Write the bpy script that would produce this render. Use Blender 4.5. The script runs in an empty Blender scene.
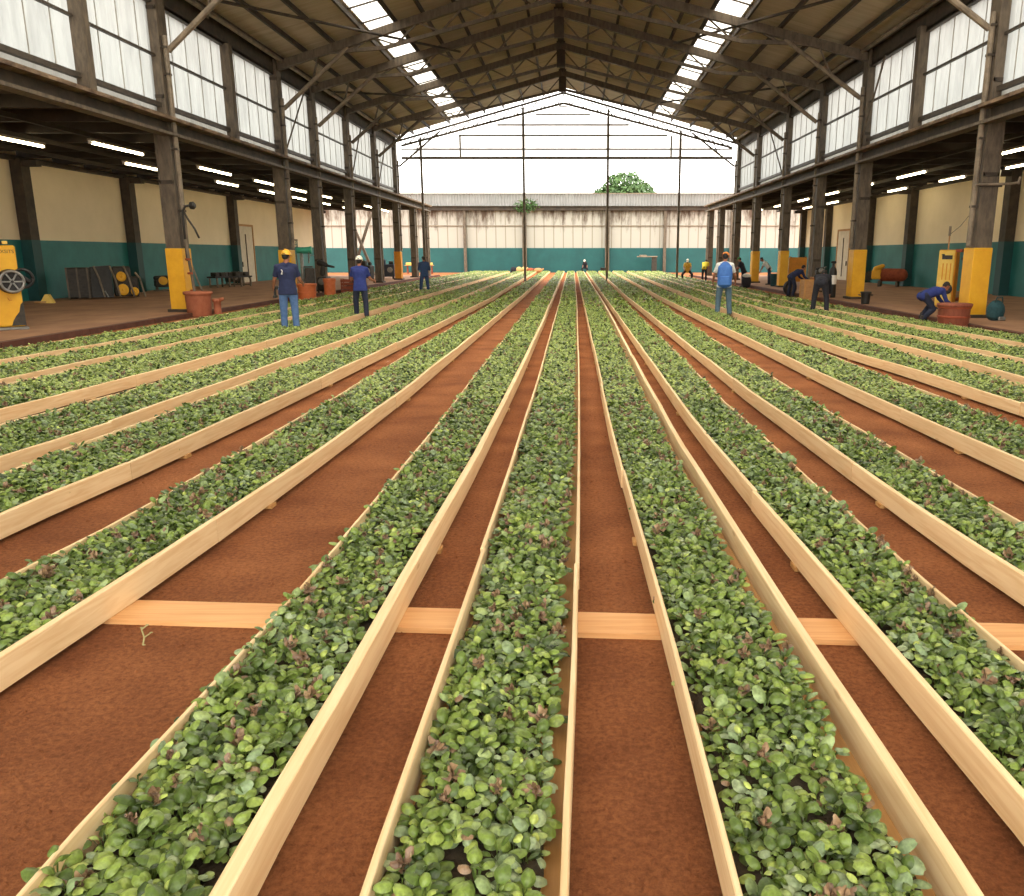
import bpy, math, random
import numpy as np
from mathutils import Vector, Matrix
rnd = random.Random(7)
nr = np.random.default_rng(11)
scene = bpy.context.scene
COL = scene.collection
PI = math.pi
R = math.radians

# ------------------------------------------------------------------ camera
F, CX, CY, HC = 824.0, 573.0, 448.0, 1.8
TILT = math.atan((448 - 254) / F)
cs, sn = math.cos(TILT), math.sin(TILT)
cd = bpy.data.cameras.new('camera')
cam = bpy.data.objects.new('camera', cd)
COL.objects.link(cam)
cd.sensor_width = 36
cd.lens = F / 1024 * 36
cd.shift_x = -(CX - 512) / 1024
cd.clip_end = 500
cam.location = (0, 0, HC)
cam.rotation_euler = (PI / 2 - TILT, 0, 0)
scene.camera = cam
scene.view_settings.view_transform = 'Standard'
scene.view_settings.look = 'None'
scene.view_settings.gamma = 1
scene.view_settings.use_curve_mapping = False
scene.view_settings.exposure = 0.6

def ray(px, py):
    v = (CY - py) / F
    return (px - CX) / F, cs + v * sn, -sn + v * cs
def gp(px, py, z=0.0):                       # photo point on the level z
    a, b, d = ray(px, py); t = (z - HC) / d
    return a * t, b * t
def xp(px, py, X):                           # photo point on the plane x = X
    a, b, d = ray(px, py); t = X / a
    return b * t, HC + d * t

# ------------------------------------------------------------------ materials
def nodes(name):
    m = bpy.data.materials.new(name); m.use_nodes = True
    nt = m.node_tree
    return m, nt, nt.nodes['Principled BSDF']
def lin(c):
    return tuple(((x / 255) / 12.92 if x / 255 <= .04045 else ((x / 255 + .055) / 1.055) ** 2.4) for x in c) + (1,)
def mat(name, c1, c2=None, scale=6.0, rough=.6, metal=0.0, stretch=(1, 1, 1), bump=0.0, detail=6, emit=None, spec=None):
    m, nt, b = nodes(name)
    b.inputs['Roughness'].default_value = rough
    b.inputs['Metallic'].default_value = metal
    if spec is not None: b.inputs['Specular IOR Level'].default_value = spec
    b.inputs['Base Color'].default_value = lin(c1)
    if c2 is not None or bump:
        geo = nt.nodes.new('ShaderNodeNewGeometry')
        mp = nt.nodes.new('ShaderNodeMapping'); mp.inputs['Scale'].default_value = stretch
        nt.links.new(geo.outputs['Position'], mp.inputs['Vector'])
        nz = nt.nodes.new('ShaderNodeTexNoise')
        nz.inputs['Scale'].default_value = scale; nz.inputs['Detail'].default_value = detail
        nz.inputs['Roughness'].default_value = .65
        nt.links.new(mp.outputs['Vector'], nz.inputs['Vector'])
        if c2 is not None:
            rp = nt.nodes.new('ShaderNodeValToRGB')
            rp.color_ramp.elements[0].position = .35; rp.color_ramp.elements[1].position = .66
            rp.color_ramp.elements[0].color = lin(c1); rp.color_ramp.elements[1].color = lin(c2)
            nt.links.new(nz.outputs['Fac'], rp.inputs['Fac'])
            nt.links.new(rp.outputs['Color'], b.inputs['Base Color'])
        if bump:
            bp = nt.nodes.new('ShaderNodeBump'); bp.inputs['Strength'].default_value = bump; bp.inputs['Distance'].default_value = .02
            nt.links.new(nz.outputs['Fac'], bp.inputs['Height']); nt.links.new(bp.outputs['Normal'], b.inputs['Normal'])
    if emit:
        b.inputs['Emission Color'].default_value = lin(c1); b.inputs['Emission Strength'].default_value = emit
    return m

def soil_material():
    m, nt, b = nodes('red_soil')
    b.inputs['Roughness'].default_value = .95; b.inputs['Specular IOR Level'].default_value = .15
    geo = nt.nodes.new('ShaderNodeNewGeometry')
    n1 = nt.nodes.new('ShaderNodeTexNoise'); n1.inputs['Scale'].default_value = 1.6; n1.inputs['Detail'].default_value = 4
    n2 = nt.nodes.new('ShaderNodeTexNoise'); n2.inputs['Scale'].default_value = 38; n2.inputs['Detail'].default_value = 8; n2.inputs['Roughness'].default_value = .75
    n3 = nt.nodes.new('ShaderNodeTexVoronoi'); n3.inputs['Scale'].default_value = 26
    for n in (n1, n2, n3): nt.links.new(geo.outputs['Position'], n.inputs['Vector'])
    r1 = nt.nodes.new('ShaderNodeValToRGB')
    r1.color_ramp.elements[0].position = .3; r1.color_ramp.elements[1].position = .7
    r1.color_ramp.elements[0].color = lin((144, 88, 53)); r1.color_ramp.elements[1].color = lin((186, 120, 75))
    nt.links.new(n1.outputs['Fac'], r1.inputs['Fac'])
    r2 = nt.nodes.new('ShaderNodeValToRGB')
    r2.color_ramp.elements[0].position = .3; r2.color_ramp.elements[1].position = .62
    r2.color_ramp.elements[0].color = (.3, .27, .25, 1); r2.color_ramp.elements[1].color = (1.1, 1.08, 1.05, 1)
    nt.links.new(n2.outputs['Fac'], r2.inputs['Fac'])
    mx = nt.nodes.new('ShaderNodeMixRGB'); mx.blend_type = 'MULTIPLY'; mx.inputs['Fac'].default_value = .8
    nt.links.new(r1.outputs['Color'], mx.inputs['Color1']); nt.links.new(r2.outputs['Color'], mx.inputs['Color2'])
    # pale specks of grit
    r3 = nt.nodes.new('ShaderNodeValToRGB')
    r3.color_ramp.elements[0].position = 0.0; r3.color_ramp.elements[0].color = (.5, .5, .5, 1)
    r3.color_ramp.elements[1].position = .045; r3.color_ramp.elements[1].color = (0, 0, 0, 1)
    nt.links.new(n3.outputs['Distance'], r3.inputs['Fac'])
    m2 = nt.nodes.new('ShaderNodeMixRGB'); m2.inputs['Color2'].default_value = lin((196, 140, 96))
    nt.links.new(r3.outputs['Color'], m2.inputs['Fac']); nt.links.new(mx.outputs['Color'], m2.inputs['Color1'])
    nt.links.new(m2.outputs['Color'], b.inputs['Base Color'])
    bp = nt.nodes.new('ShaderNodeBump'); bp.inputs['Strength'].default_value = 1.0; bp.inputs['Distance'].default_value = .03
    nt.links.new(n2.outputs['Fac'], bp.inputs['Height']); nt.links.new(bp.outputs['Normal'], b.inputs['Normal'])
    return m

def pine_material(name, pale, deep, axis):
    """sawn pine: long grain along one axis, knots, a per-plank tint read from the mesh"""
    m, nt, b = nodes(name)
    b.inputs['Roughness'].default_value = .6; b.inputs['Specular IOR Level'].default_value = .25
    geo = nt.nodes.new('ShaderNodeNewGeometry')
    mp = nt.nodes.new('ShaderNodeMapping')
    mp.inputs['Scale'].default_value = (1, .045, 1) if axis == 'Y' else (.045, 1, 1)
    nt.links.new(geo.outputs['Position'], mp.inputs['Vector'])
    at = nt.nodes.new('ShaderNodeAttribute'); at.attribute_name = 'tint'
    ofs = nt.nodes.new('ShaderNodeVectorMath'); ofs.operation = 'ADD'
    comb = nt.nodes.new('ShaderNodeCombineXYZ'); mul = nt.nodes.new('ShaderNodeMath'); mul.operation = 'MULTIPLY'; mul.inputs[1].default_value = 17.0
    nt.links.new(at.outputs['Fac'], mul.inputs[0]); nt.links.new(mul.outputs[0], comb.inputs['Y'])
    nt.links.new(mp.outputs['Vector'], ofs.inputs[0]); nt.links.new(comb.outputs[0], ofs.inputs[1])
    nz = nt.nodes.new('ShaderNodeTexNoise'); nz.inputs['Scale'].default_value = 34; nz.inputs['Detail'].default_value = 5; nz.inputs['Distortion'].default_value = .6
    nt.links.new(ofs.outputs[0], nz.inputs['Vector'])
    rp = nt.nodes.new('ShaderNodeValToRGB')
    rp.color_ramp.elements[0].position = .3; rp.color_ramp.elements[1].position = .62
    rp.color_ramp.elements[0].color = lin(deep); rp.color_ramp.elements[1].color = lin(pale)
    nt.links.new(nz.outputs['Fac'], rp.inputs['Fac'])
    vo = nt.nodes.new('ShaderNodeTexVoronoi'); vo.inputs['Scale'].default_value = 2.1
    mp2 = nt.nodes.new('ShaderNodeMapping'); mp2.inputs['Scale'].default_value = (2.2, .7, 2.2) if axis == 'Y' else (.7, 2.2, 2.2)
    nt.links.new(geo.outputs['Position'], mp2.inputs['Vector']); nt.links.new(mp2.outputs['Vector'], vo.inputs['Vector'])
    kn = nt.nodes.new('ShaderNodeValToRGB')
    kn.color_ramp.elements[0].position = .035; kn.color_ramp.elements[0].color = (.45, .45, .45, 1)
    kn.color_ramp.elements[1].position = .075; kn.color_ramp.elements[1].color = (0, 0, 0, 1)
    nt.links.new(vo.outputs['Distance'], kn.inputs['Fac'])
    mx = nt.nodes.new('ShaderNodeMixRGB'); mx.inputs['Color2'].default_value = lin((176, 122, 72))
    nt.links.new(kn.outputs['Color'], mx.inputs['Fac']); nt.links.new(rp.outputs['Color'], mx.inputs['Color1'])
    hs = nt.nodes.new('ShaderNodeHueSaturation')
    mr = nt.nodes.new('ShaderNodeMapRange'); mr.inputs['To Min'].default_value = .88; mr.inputs['To Max'].default_value = 1.06
    nt.links.new(at.outputs['Fac'], mr.inputs['Value']); nt.links.new(mr.outputs['Result'], hs.inputs['Value'])
    nt.links.new(mx.outputs['Color'], hs.inputs['Color']); nt.links.new(hs.outputs['Color'], b.inputs['Base Color'])
    return m

def leaf_material():
    m, nt, b = nodes('seedling_leaf')
    b.inputs['Roughness'].default_value = .42; b.inputs['Specular IOR Level'].default_value = .45
    at = nt.nodes.new('ShaderNodeAttribute'); at.attribute_name = 'tint'
    rp = nt.nodes.new('ShaderNodeValToRGB'); e = rp.color_ramp.elements
    stops = [(0.0, (42, 58, 24)), (.28, (84, 104, 42)), (.5, (124, 144, 62)), (.66, (168, 182, 90)), (.74, (116, 136, 92)), (.84, (160, 172, 128)), (.9, (146, 118, 86)), (1.0, (108, 82, 62))]
    e[0].position, e[0].color = stops[0][0], lin(stops[0][1]); e[1].position, e[1].color = stops[-1][0], lin(stops[-1][1])
    for p, c in stops[1:-1]:
        k = e.new(p); k.color = lin(c)
    nt.links.new(at.outputs['Fac'], rp.inputs['Fac'])
    geo = nt.nodes.new('ShaderNodeNewGeometry')
    nz = nt.nodes.new('ShaderNodeTexNoise'); nz.inputs['Scale'].default_value = 70; nz.inputs['Detail'].default_value = 3
    nt.links.new(geo.outputs['Position'], nz.inputs['Vector'])
    hs = nt.nodes.new('ShaderNodeHueSaturation'); mr = nt.nodes.new('ShaderNodeMapRange')
    mr.inputs['From Min'].default_value = .3; mr.inputs['From Max'].default_value = .7
    mr.inputs['To Min'].default_value = .7; mr.inputs['To Max'].default_value = 1.3
    nt.links.new(nz.outputs['Fac'], mr.inputs['Value']); nt.links.new(mr.outputs['Result'], hs.inputs['Value'])
    nt.links.new(rp.outputs['Color'], hs.inputs['Color']); nt.links.new(hs.outputs['Color'], b.inputs['Base Color'])
    bp = nt.nodes.new('ShaderNodeBump'); bp.inputs['Strength'].default_value = .5; bp.inputs['Distance'].default_value = .006
    nt.links.new(nz.outputs['Fac'], bp.inputs['Height']); nt.links.new(bp.outputs['Normal'], b.inputs['Normal'])
    return m

def sheet_material(name, colour, amount):
    """translucent sheeting: lets daylight through, diffuses it"""
    m, nt, b = nodes(name)
    nt.nodes.remove(b)
    out = nt.nodes['Material Output']
    d = nt.nodes.new('ShaderNodeBsdfDiffuse'); t = nt.nodes.new('ShaderNodeBsdfTranslucent'); mx = nt.nodes.new('ShaderNodeMixShader')
    geo = nt.nodes.new('ShaderNodeNewGeometry'); mp = nt.nodes.new('ShaderNodeMapping'); mp.inputs['Scale'].default_value = (1, 1, .25)
    nz = nt.nodes.new('ShaderNodeTexNoise'); nz.inputs['Scale'].default_value = 3; nz.inputs['Detail'].default_value = 6
    nt.links.new(geo.outputs['Position'], mp.inputs['Vector']); nt.links.new(mp.outputs['Vector'], nz.inputs['Vector'])
    rp = nt.nodes.new('ShaderNodeValToRGB'); rp.color_ramp.elements[0].position = .3; rp.color_ramp.elements[1].position = .6
    rp.color_ramp.elements[0].color = lin([x * .9 for x in colour]); rp.color_ramp.elements[1].color = lin(colour)
    nt.links.new(nz.outputs['Fac'], rp.inputs['Fac'])
    nt.links.new(rp.outputs['Color'], d.inputs['Color']); nt.links.new(rp.outputs['Color'], t.inputs['Color'])
    mx.inputs['Fac'].default_value = amount
    nt.links.new(d.outputs[0], mx.inputs[1]); nt.links.new(t.outputs[0], mx.inputs[2]); nt.links.new(mx.outputs[0], out.inputs['Surface'])
    return m

def stained_wall_material():
    """old white sheeting with rust runs that start under the ledge"""
    m, nt, b = nodes('stained_white_sheeting')
    b.inputs['Roughness'].default_value = .75
    geo = nt.nodes.new('ShaderNodeNewGeometry'); sp = nt.nodes.new('ShaderNodeSeparateXYZ')
    nt.links.new(geo.outputs['Position'], sp.inputs[0])
    mp = nt.nodes.new('ShaderNodeMapping'); mp.inputs['Scale'].default_value = (1.7, 1, .38)
    nt.links.new(geo.outputs['Position'], mp.inputs['Vector'])
    nz = nt.nodes.new('ShaderNodeTexNoise'); nz.inputs['Scale'].default_value = 1.1; nz.inputs['Detail'].default_value = 9; nz.inputs['Roughness'].default_value = .7
    nt.links.new(mp.outputs['Vector'], nz.inputs['Vector'])
    zr = nt.nodes.new('ShaderNodeMapRange'); zr.inputs['From Min'].default_value = 2.6; zr.inputs['From Max'].default_value = 5.9
    zr.inputs['To Min'].default_value = -.2; zr.inputs['To Max'].default_value = .14
    nt.links.new(sp.outputs['Z'], zr.inputs['Value'])
    ad = nt.nodes.new('ShaderNodeMath'); ad.operation = 'ADD'
    nt.links.new(nz.outputs['Fac'], ad.inputs[0]); nt.links.new(zr.outputs['Result'], ad.inputs[1])
    rp = nt.nodes.new('ShaderNodeValToRGB')
    rp.color_ramp.elements[0].position = .52; rp.color_ramp.elements[0].color = lin((172, 168, 156))
    rp.color_ramp.elements[1].position = .72; rp.color_ramp.elements[1].color = lin((84, 66, 50))
    nt.links.new(ad.outputs[0], rp.inputs['Fac'])
    wv = nt.nodes.new('ShaderNodeTexWave'); wv.bands_direction = 'X'; wv.inputs['Scale'].default_value = .33; wv.inputs['Distortion'].default_value = .15
    nt.links.new(geo.outputs['Position'], wv.inputs['Vector'])
    r2 = nt.nodes.new('ShaderNodeValToRGB'); r2.color_ramp.elements[0].position = 0; r2.color_ramp.elements[0].color = (.6, .56, .5, 1)
    r2.color_ramp.elements[1].position = .05; r2.color_ramp.elements[1].color = (1, 1, 1, 1)
    nt.links.new(wv.outputs['Fac'], r2.inputs['Fac'])
    mx = nt.nodes.new('ShaderNodeMixRGB'); mx.blend_type = 'MULTIPLY'; mx.inputs['Fac'].default_value = 1
    nt.links.new(rp.outputs['Color'], mx.inputs['Color1']); nt.links.new(r2.outputs['Color'], mx.inputs['Color2'])
    nt.links.new(mx.outputs['Color'], b.inputs['Base Color'])
    return m

M = {}
M['soil'] = soil_material()
M['pine'] = pine_material('sawn_pine', (243, 214, 165), (228, 191, 138), 'Y')
M['plank'] = pine_material('orange_pine', (224, 172, 114), (210, 152, 94), 'X')
M['leaf'] = leaf_material()
M['compost'] = mat('dark_compost', (44, 36, 22), (70, 56, 34), 30, .95, bump=.5)
M['ply'] = mat('plywood_tray', (176, 128, 70), (204, 156, 92), 5, .7, stretch=(4, .4, 1))
M['steel'] = mat('rusty_steel', (78, 68, 56), (112, 98, 80), 4, .7, stretch=(2, 2, .6), bump=.2)
M['steel_dark'] = mat('dark_steel', (50, 42, 34), (76, 64, 50), 3, .75)
M['steel_rust'] = mat('rusted_ledge', (70, 50, 36), (150, 126, 100), 3.2, .8, stretch=(1, .6, 2), bump=.3)
M['seam'] = mat('grey_seam', (150, 146, 136), (176, 172, 162), 4, .6)
M['steel_pale'] = mat('worn_grey_pipe', (104, 92, 76), (146, 130, 108), 3, .65)
M['roof'] = mat('weathered_roof_sheet', (168, 154, 130), (192, 178, 154), 1.4, .7, stretch=(.25, 3, .25))
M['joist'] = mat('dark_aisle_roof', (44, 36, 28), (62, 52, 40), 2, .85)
M['frame_dark'] = mat('dark_window_frame', (58, 50, 42), (78, 68, 56), 6, .6)
M['glaze'] = sheet_material('translucent_sheet', (168, 170, 166), .85)
M['glaze_low'] = sheet_material('dusty_sheet', (140, 138, 130), .75)
M['skylight'] = sheet_material('skylight_sheet', (250, 246, 236), .85)
M['gable'] = sheet_material('gable_sheet', (250, 250, 248), .9)
M['teal_far'] = mat('darkened_teal_wall_paint', (14, 74, 74), (22, 88, 86), .5, .6)  # wall teal darkened in the colour to offset the bright yard daylight
M['cream'] = mat('cream_wall_paint', (230, 212, 176), (240, 222, 188), .6, .85)
M['teal'] = mat('teal_wall_paint', (28, 102, 100), (40, 118, 114), .9, .6)
M['teal_dark'] = mat('dark_teal_paint', (20, 62, 60), (26, 74, 72), 1, .6)
M['stain'] = stained_wall_material()
M['screen'] = mat('pale_corrugated_sheet', (138, 137, 132), (152, 150, 145), .8, .6)
M['concrete'] = mat('brown_concrete', (134, 96, 68), (166, 124, 90), 1.3, .8, bump=.2, stretch=(1, .5, 1))
M['kerb'] = mat('red_stained_kerb', (74, 42, 28), (96, 58, 40), 3, .9, bump=.3)
M['yellow'] = mat('yellow_paint', (222, 160, 24), (236, 178, 36), 2.4, .5)
M['yellow_pale'] = mat('pale_yellow_paint', (226, 186, 74), (236, 204, 104), 4, .6)
M['yellow_orange'] = mat('orange_yellow_paint', (206, 132, 20), (226, 150, 30), 3, .55)
M['black'] = mat('black_metal', (26, 24, 22), (44, 40, 36), 8, .55)
M['dark'] = mat('dark_greasy_metal', (40, 36, 30), (66, 58, 46), 9, .6, bump=.3)
M['grey'] = mat('grey_metal', (120, 118, 112), (150, 148, 140), 7, .4, metal=.5)
M['white'] = mat('white_plastic', (226, 222, 212), None, rough=.5)
M['terra'] = mat('terracotta_clay', (150, 84, 56), (170, 102, 70), 7, .8)
M['orange'] = mat('orange_plastic', (190, 98, 52), (206, 116, 66), 5, .55)
M['rust'] = mat('rust_red_metal', (128, 56, 30), (158, 76, 42), 6, .75)
M['tan'] = mat('tan_timber', (168, 122, 74), (190, 144, 92), 5, .75, stretch=(1, 1, 4))
M['barrel'] = mat('old_barrel_wood', (122, 62, 42), (148, 82, 56), 5, .75, stretch=(3, 3, .5))
M['bluegreen'] = mat('green_machine_paint', (50, 150, 122), (66, 168, 138), 6, .5)
M['teal_cloth'] = mat('dark_teal_cloth', (26, 58, 62), (38, 76, 80), 14, .85)
M['door'] = mat('grey_white_door', (196, 184, 158), (212, 200, 174), 3, .6)
M['tube'] = mat('lit_tube', (255, 240, 196), emit=15)
M['skin'] = mat('skin', (146, 92, 66), (158, 102, 74), 12, .6)
M['hair'] = mat('black_hair', (22, 18, 16), (34, 28, 24), 30, .7)
M['navy'] = mat('navy_cloth', (30, 36, 66), (38, 46, 80), 14, .9)
M['jeans'] = mat('blue_denim', (70, 98, 142), (88, 116, 158), 16, .9)
M['trouser_navy'] = mat('dark_navy_trousers', (28, 34, 52), (36, 42, 62), 14, .9)
M['royal'] = mat('royal_blue_cloth', (34, 46, 104), (42, 56, 120), 14, .9)
M['coverall'] = mat('blue_overall_cloth', (38, 58, 90), (48, 70, 104), 14, .9)
M['pack'] = mat('blue_nylon', (52, 98, 168), (66, 114, 184), 9, .7)
M['teal_jeans'] = mat('grey_blue_denim', (72, 94, 108), (86, 108, 122), 14, .9)
M['pale_shirt'] = mat('pale_grey_cotton', (206, 206, 200), (222, 222, 216), 10, .9)
M['black_cloth'] = mat('black_cloth', (26, 26, 32), (36, 36, 44), 12, .9)
M['hivis'] = mat('yellow_vest_cloth', (222, 200, 40), (236, 214, 60), 8, .8)
M['mustard'] = mat('mustard_cloth', (206, 160, 60), (222, 178, 80), 10, .9)
M['helmet_y'] = mat('yellow_helmet_plastic', (232, 170, 30), None, rough=.35)
M['helmet_w'] = mat('white_helmet_plastic', (232, 226, 206), None, rough=.35)
M['cap_o'] = mat('orange_cap_cloth', (206, 118, 50), (224, 138, 66), 9, .85)
M['cap_g'] = mat('green_cap_cloth', (74, 124, 66), (88, 140, 78), 9, .85)
M['shoe'] = mat('dark_boot_leather', (34, 28, 24), (48, 40, 34), 9, .6)
M['tree'] = mat('tree_leaves', (46, 76, 32), (78, 108, 50), .9, .7)
M['bark'] = mat('bark', (84, 66, 48), (106, 86, 64), 5, .9)
M['sack'] = mat('burlap_sacking', (188, 154, 96), (206, 174, 116), 12, .95)
M['red'] = mat('red_cloth', (150, 44, 34), (170, 58, 44), 9, .85)
M['denim_blue'] = mat('dark_blue_machine', (30, 38, 54), (44, 54, 72), 5, .55)
M['stalk'] = mat('dry_stem', (150, 140, 90), (176, 166, 112), 9, .8)

# ------------------------------------------------------------------ mesh builder
class MB:
    def __init__(s): s.v, s.f, s.t = [], [], []
    def add(s, vs, fs, tint=0.5):
        b = len(s.v)
        s.v += [tuple(p) for p in vs]; s.t += [tint] * len(vs)
        s.f += [tuple(i + b for i in f) for f in fs]
        return s
    def box(s, c, d, rot=None, tint=.5, bev=0.0):
        x, y, z = d[0] / 2, d[1] / 2, d[2] / 2
        if bev:
            k = bev
            vs = []
            for sz in (-1, 1):
                for (a, b_) in ((x, y - k), (x - k, y), (-x + k, y), (-x, y - k), (-x, -y + k), (-x + k, -y), (x - k, -y), (x, -y + k)):
                    vs.append(Vector((a, b_, sz * (z - k))))
            for (a, b_) in ((x - k, y - k), (-x + k, y - k), (-x + k, -y + k), (x - k, -y + k)): vs.append(Vector((a, b_, -z)))
            for (a, b_) in ((x - k, y - k), (-x + k, y - k), (-x + k, -y + k), (x - k, -y + k)): vs.append(Vector((a, b_, z)))
            fs = [(i, (i + 1) % 8, 8 + (i + 1) % 8, 8 + i) for i in range(8)]
            for j in range(4):
                a, b_ = 2 * j, 2 * j + 1
                fs.append((b_, a, 16 + j)); fs.append((8 + a, 8 + b_, 20 + j))
                n = (2 * j + 2) % 8; jn = (j + 1) % 4
                fs.append((n, b_, 16 + j, 16 + jn)); fs.append((8 + b_, 8 + n, 20 + jn, 20 + j))
            fs += [(19, 18, 17, 16), (20, 21, 22, 23)]
        else:
            vs = [Vector((sx * x, sy * y, sz * z)) for sz in (-1, 1) for sy in (-1, 1) for sx in (-1, 1)]
            fs = [(0, 2, 3, 1), (4, 5, 7, 6), (0, 1, 5, 4), (2, 6, 7, 3), (0, 4, 6, 2), (1, 3, 7, 5)]
        if rot is not None: vs = [rot @ p for p in vs]
        c = Vector(c)
        return s.add([p + c for p in vs], fs, tint)
    def bar(s, a, b, w, h, tint=.5):                    # a beam from a to b, w across, h tall
        a, b = Vector(a), Vector(b); d = (b - a)
        L = d.length; y = d.normalized()
        up = Vector((0, 0, 1)) if abs(y.z) < .98 else Vector((0, 1, 0))
        x = y.cross(up).normalized(); z = x.cross(y)
        m = Matrix((x, y, z)).transposed()
        return s.box((a + b) / 2, (w, L, h), m, tint)
    def tube(s, pts, r, n=8, tint=.5):
        pts = [Vector(p) for p in pts]
        rs = r if isinstance(r, (list, tuple)) else [r] * len(pts)
        vs, fs = [], []
        t0 = (pts[1] - pts[0]).normalized()
        u = t0.cross(Vector((0, 0, 1)))
        if u.length < .1: u = t0.cross(Vector((0, 1, 0)))
        u.normalize()
        for i, p in enumerate(pts):
            t = (pts[min(i + 1, len(pts) - 1)] - pts[max(i - 1, 0)]).normalized()
            u = (u - t * u.dot(t)).normalized(); w = t.cross(u)
            for k in range(n):
                a = 2 * PI * k / n
                vs.append(p + (u * math.cos(a) + w * math.sin(a)) * rs[i])
        for i in range(len(pts) - 1):
            for k in range(n):
                k2 = (k + 1) % n
                fs.append((i * n + k, i * n + k2, (i + 1) * n + k2, (i + 1) * n + k))
        fs.append(tuple(range(n - 1, -1, -1))); fs.append(tuple((len(pts) - 1) * n + k for k in range(n)))
        return s.add(vs, fs, tint)
    def lathe(s, prof, c=(0, 0, 0), n=20, rot=None, sx=1, sy=1, tint=.5):   # prof: (radius, height) from bottom to top
        vs, fs = [], []
        c = Vector(c)
        for r, z in prof:
            for k in range(n):
                a = 2 * PI * k / n
                p = Vector((r * sx * math.cos(a), r * sy * math.sin(a), z))
                vs.append((rot @ p if rot is not None else p) + c)
        for i in range(len(prof) - 1):
            for k in range(n):
                k2 = (k + 1) % n
                fs.append((i * n + k, i * n + k2, (i + 1) * n + k2, (i + 1) * n + k))
        fs.append(tuple(range(n - 1, -1, -1))); fs.append(tuple((len(prof) - 1) * n + k for k in range(n)))
        return s.add(vs, fs, tint)
    def ell(s, c, r, n=12, rot=None, tint=.5):
        prof = []
        k = max(5, n // 2)
        vs, fs = [], []
        c = Vector(c)
        for i in range(1, k):
            th = PI * i / k
            for j in range(n):
                a = 2 * PI * j / n
                p = Vector((r[0] * math.sin(th) * math.cos(a), r[1] * math.sin(th) * math.sin(a), -r[2] * math.cos(th)))
                vs.append((rot @ p if rot is not None else p) + c)
        lo = Vector((0, 0, -r[2])); hi = Vector((0, 0, r[2]))
        vs += [(rot @ lo if rot is not None else lo) + c, (rot @ hi if rot is not None else hi) + c]
        for i in range(k - 2):
            for j in range(n):
                j2 = (j + 1) % n
                fs.append((i * n + j, i * n + j2, (i + 1) * n + j2, (i + 1) * n + j))
        a, b = len(vs) - 2, len(vs) - 1
        for j in range(n):
            j2 = (j + 1) % n
            fs.append((a, j2, j)); fs.append((b, (k - 2) * n + j, (k - 2) * n + j2))
        return s.add(vs, fs, tint)
    def cap(s, a, b, ra, rb, n=12, flat=False):         # tapered capsule (or flat-ended cone)
        a, b = Vector(a), Vector(b); d = b - a; L = max(d.length, 1e-4); t = d / L
        pts, rs = [], []
        if not flat:
            for k in range(4):
                q = PI / 2 * (1 - k / 4); pts.append(a - t * ra * math.sin(q)); rs.append(max(ra * math.cos(q), ra * .02))
        pts.append(a); rs.append(ra); pts.append(b); rs.append(rb)
        if not flat:
            for k in range(1, 5):
                q = PI / 2 * k / 4; pts.append(b + t * rb * math.sin(q)); rs.append(max(rb * math.cos(q), rb * .02))
        return s.tube(pts, rs, n)
    def mesh(s, name, m=None, smooth=False, off=None, tint=False):
        me = bpy.data.meshes.new(name)
        vs = s.v if off is None else [(p[0] - off[0], p[1] - off[1], p[2] - off[2]) for p in s.v]
        me.from_pydata(vs, [], s.f)
        if tint:
            at = me.attributes.new('tint', 'FLOAT', 'POINT'); at.data.foreach_set('value', s.t)
        if smooth: me.polygons.foreach_set('use_smooth', [True] * len(me.polygons))
        if m: me.materials.append(m)
        me.update()
        return me
    def build(s, name, m, parent=None, smooth=False, world=False, tint=False, label=None):
        off = parent.location if (world and parent is not None) else None
        if world and parent is not None and parent.parent is not None: off = parent.location + parent.parent.location
        return link(name, s.mesh(name, m, smooth, off, tint), parent, label)
def link(name, me, parent=None, label=None):
    o = bpy.data.objects.new(name, me); COL.objects.link(o)
    if parent is not None: o.parent = parent
    if label: o['label'] = label
    return o
def thing(name, label, cat, loc=(0, 0, 0), rotz=0.0, group=None, kind=None):
    o = bpy.data.objects.new(name, None); COL.objects.link(o)
    o.empty_display_size = .2
    o.location = loc; o.rotation_euler = (0, 0, rotz)
    return tag(o, label, cat, group, kind)
def tag(o, label, cat, group=None, kind=None):
    o['label'] = label; o['category'] = cat
    if group: o['group'] = group
    if kind: o['kind'] = kind
    return o
def struct(name, mb, m, parent=None, **k):
    o = mb.build(name, m, parent, **k)
    if parent is None: o['kind'] = 'structure'
    return o
def srt(name):
    o = bpy.data.objects.new(name, None); COL.objects.link(o); o['kind'] = 'structure'
    return o
ORD = ['nearest', 'second', 'third', 'fourth', 'fifth', 'sixth', 'seventh', 'eighth', 'ninth', 'tenth', 'eleventh', 'twelfth']
# ------------------------------------------------------------------ building shell
XL, XR, XRG = -11.7, 10.9, -.6
WL, WR = -20.0, 18.0
YR = -5.0
RL0, RL1 = 11.0, 24.0          # unseen translucent bays, added to bring daylight onto the mid-hall beds
YB, YE, YF, YA = -5.0, 57.0, 84.0, 68.0
ZEL, ZER, ZRG = 9.25, 9.12, 12.25
PLX, PRX = -11.25, 9.85
def roof_z(x):
    if x < XRG: return ZEL + (x - XL) / (XRG - XL) * (ZRG - ZEL)
    return ZER + (XR - x) / (XR - XRG) * (ZRG - ZER)

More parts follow.
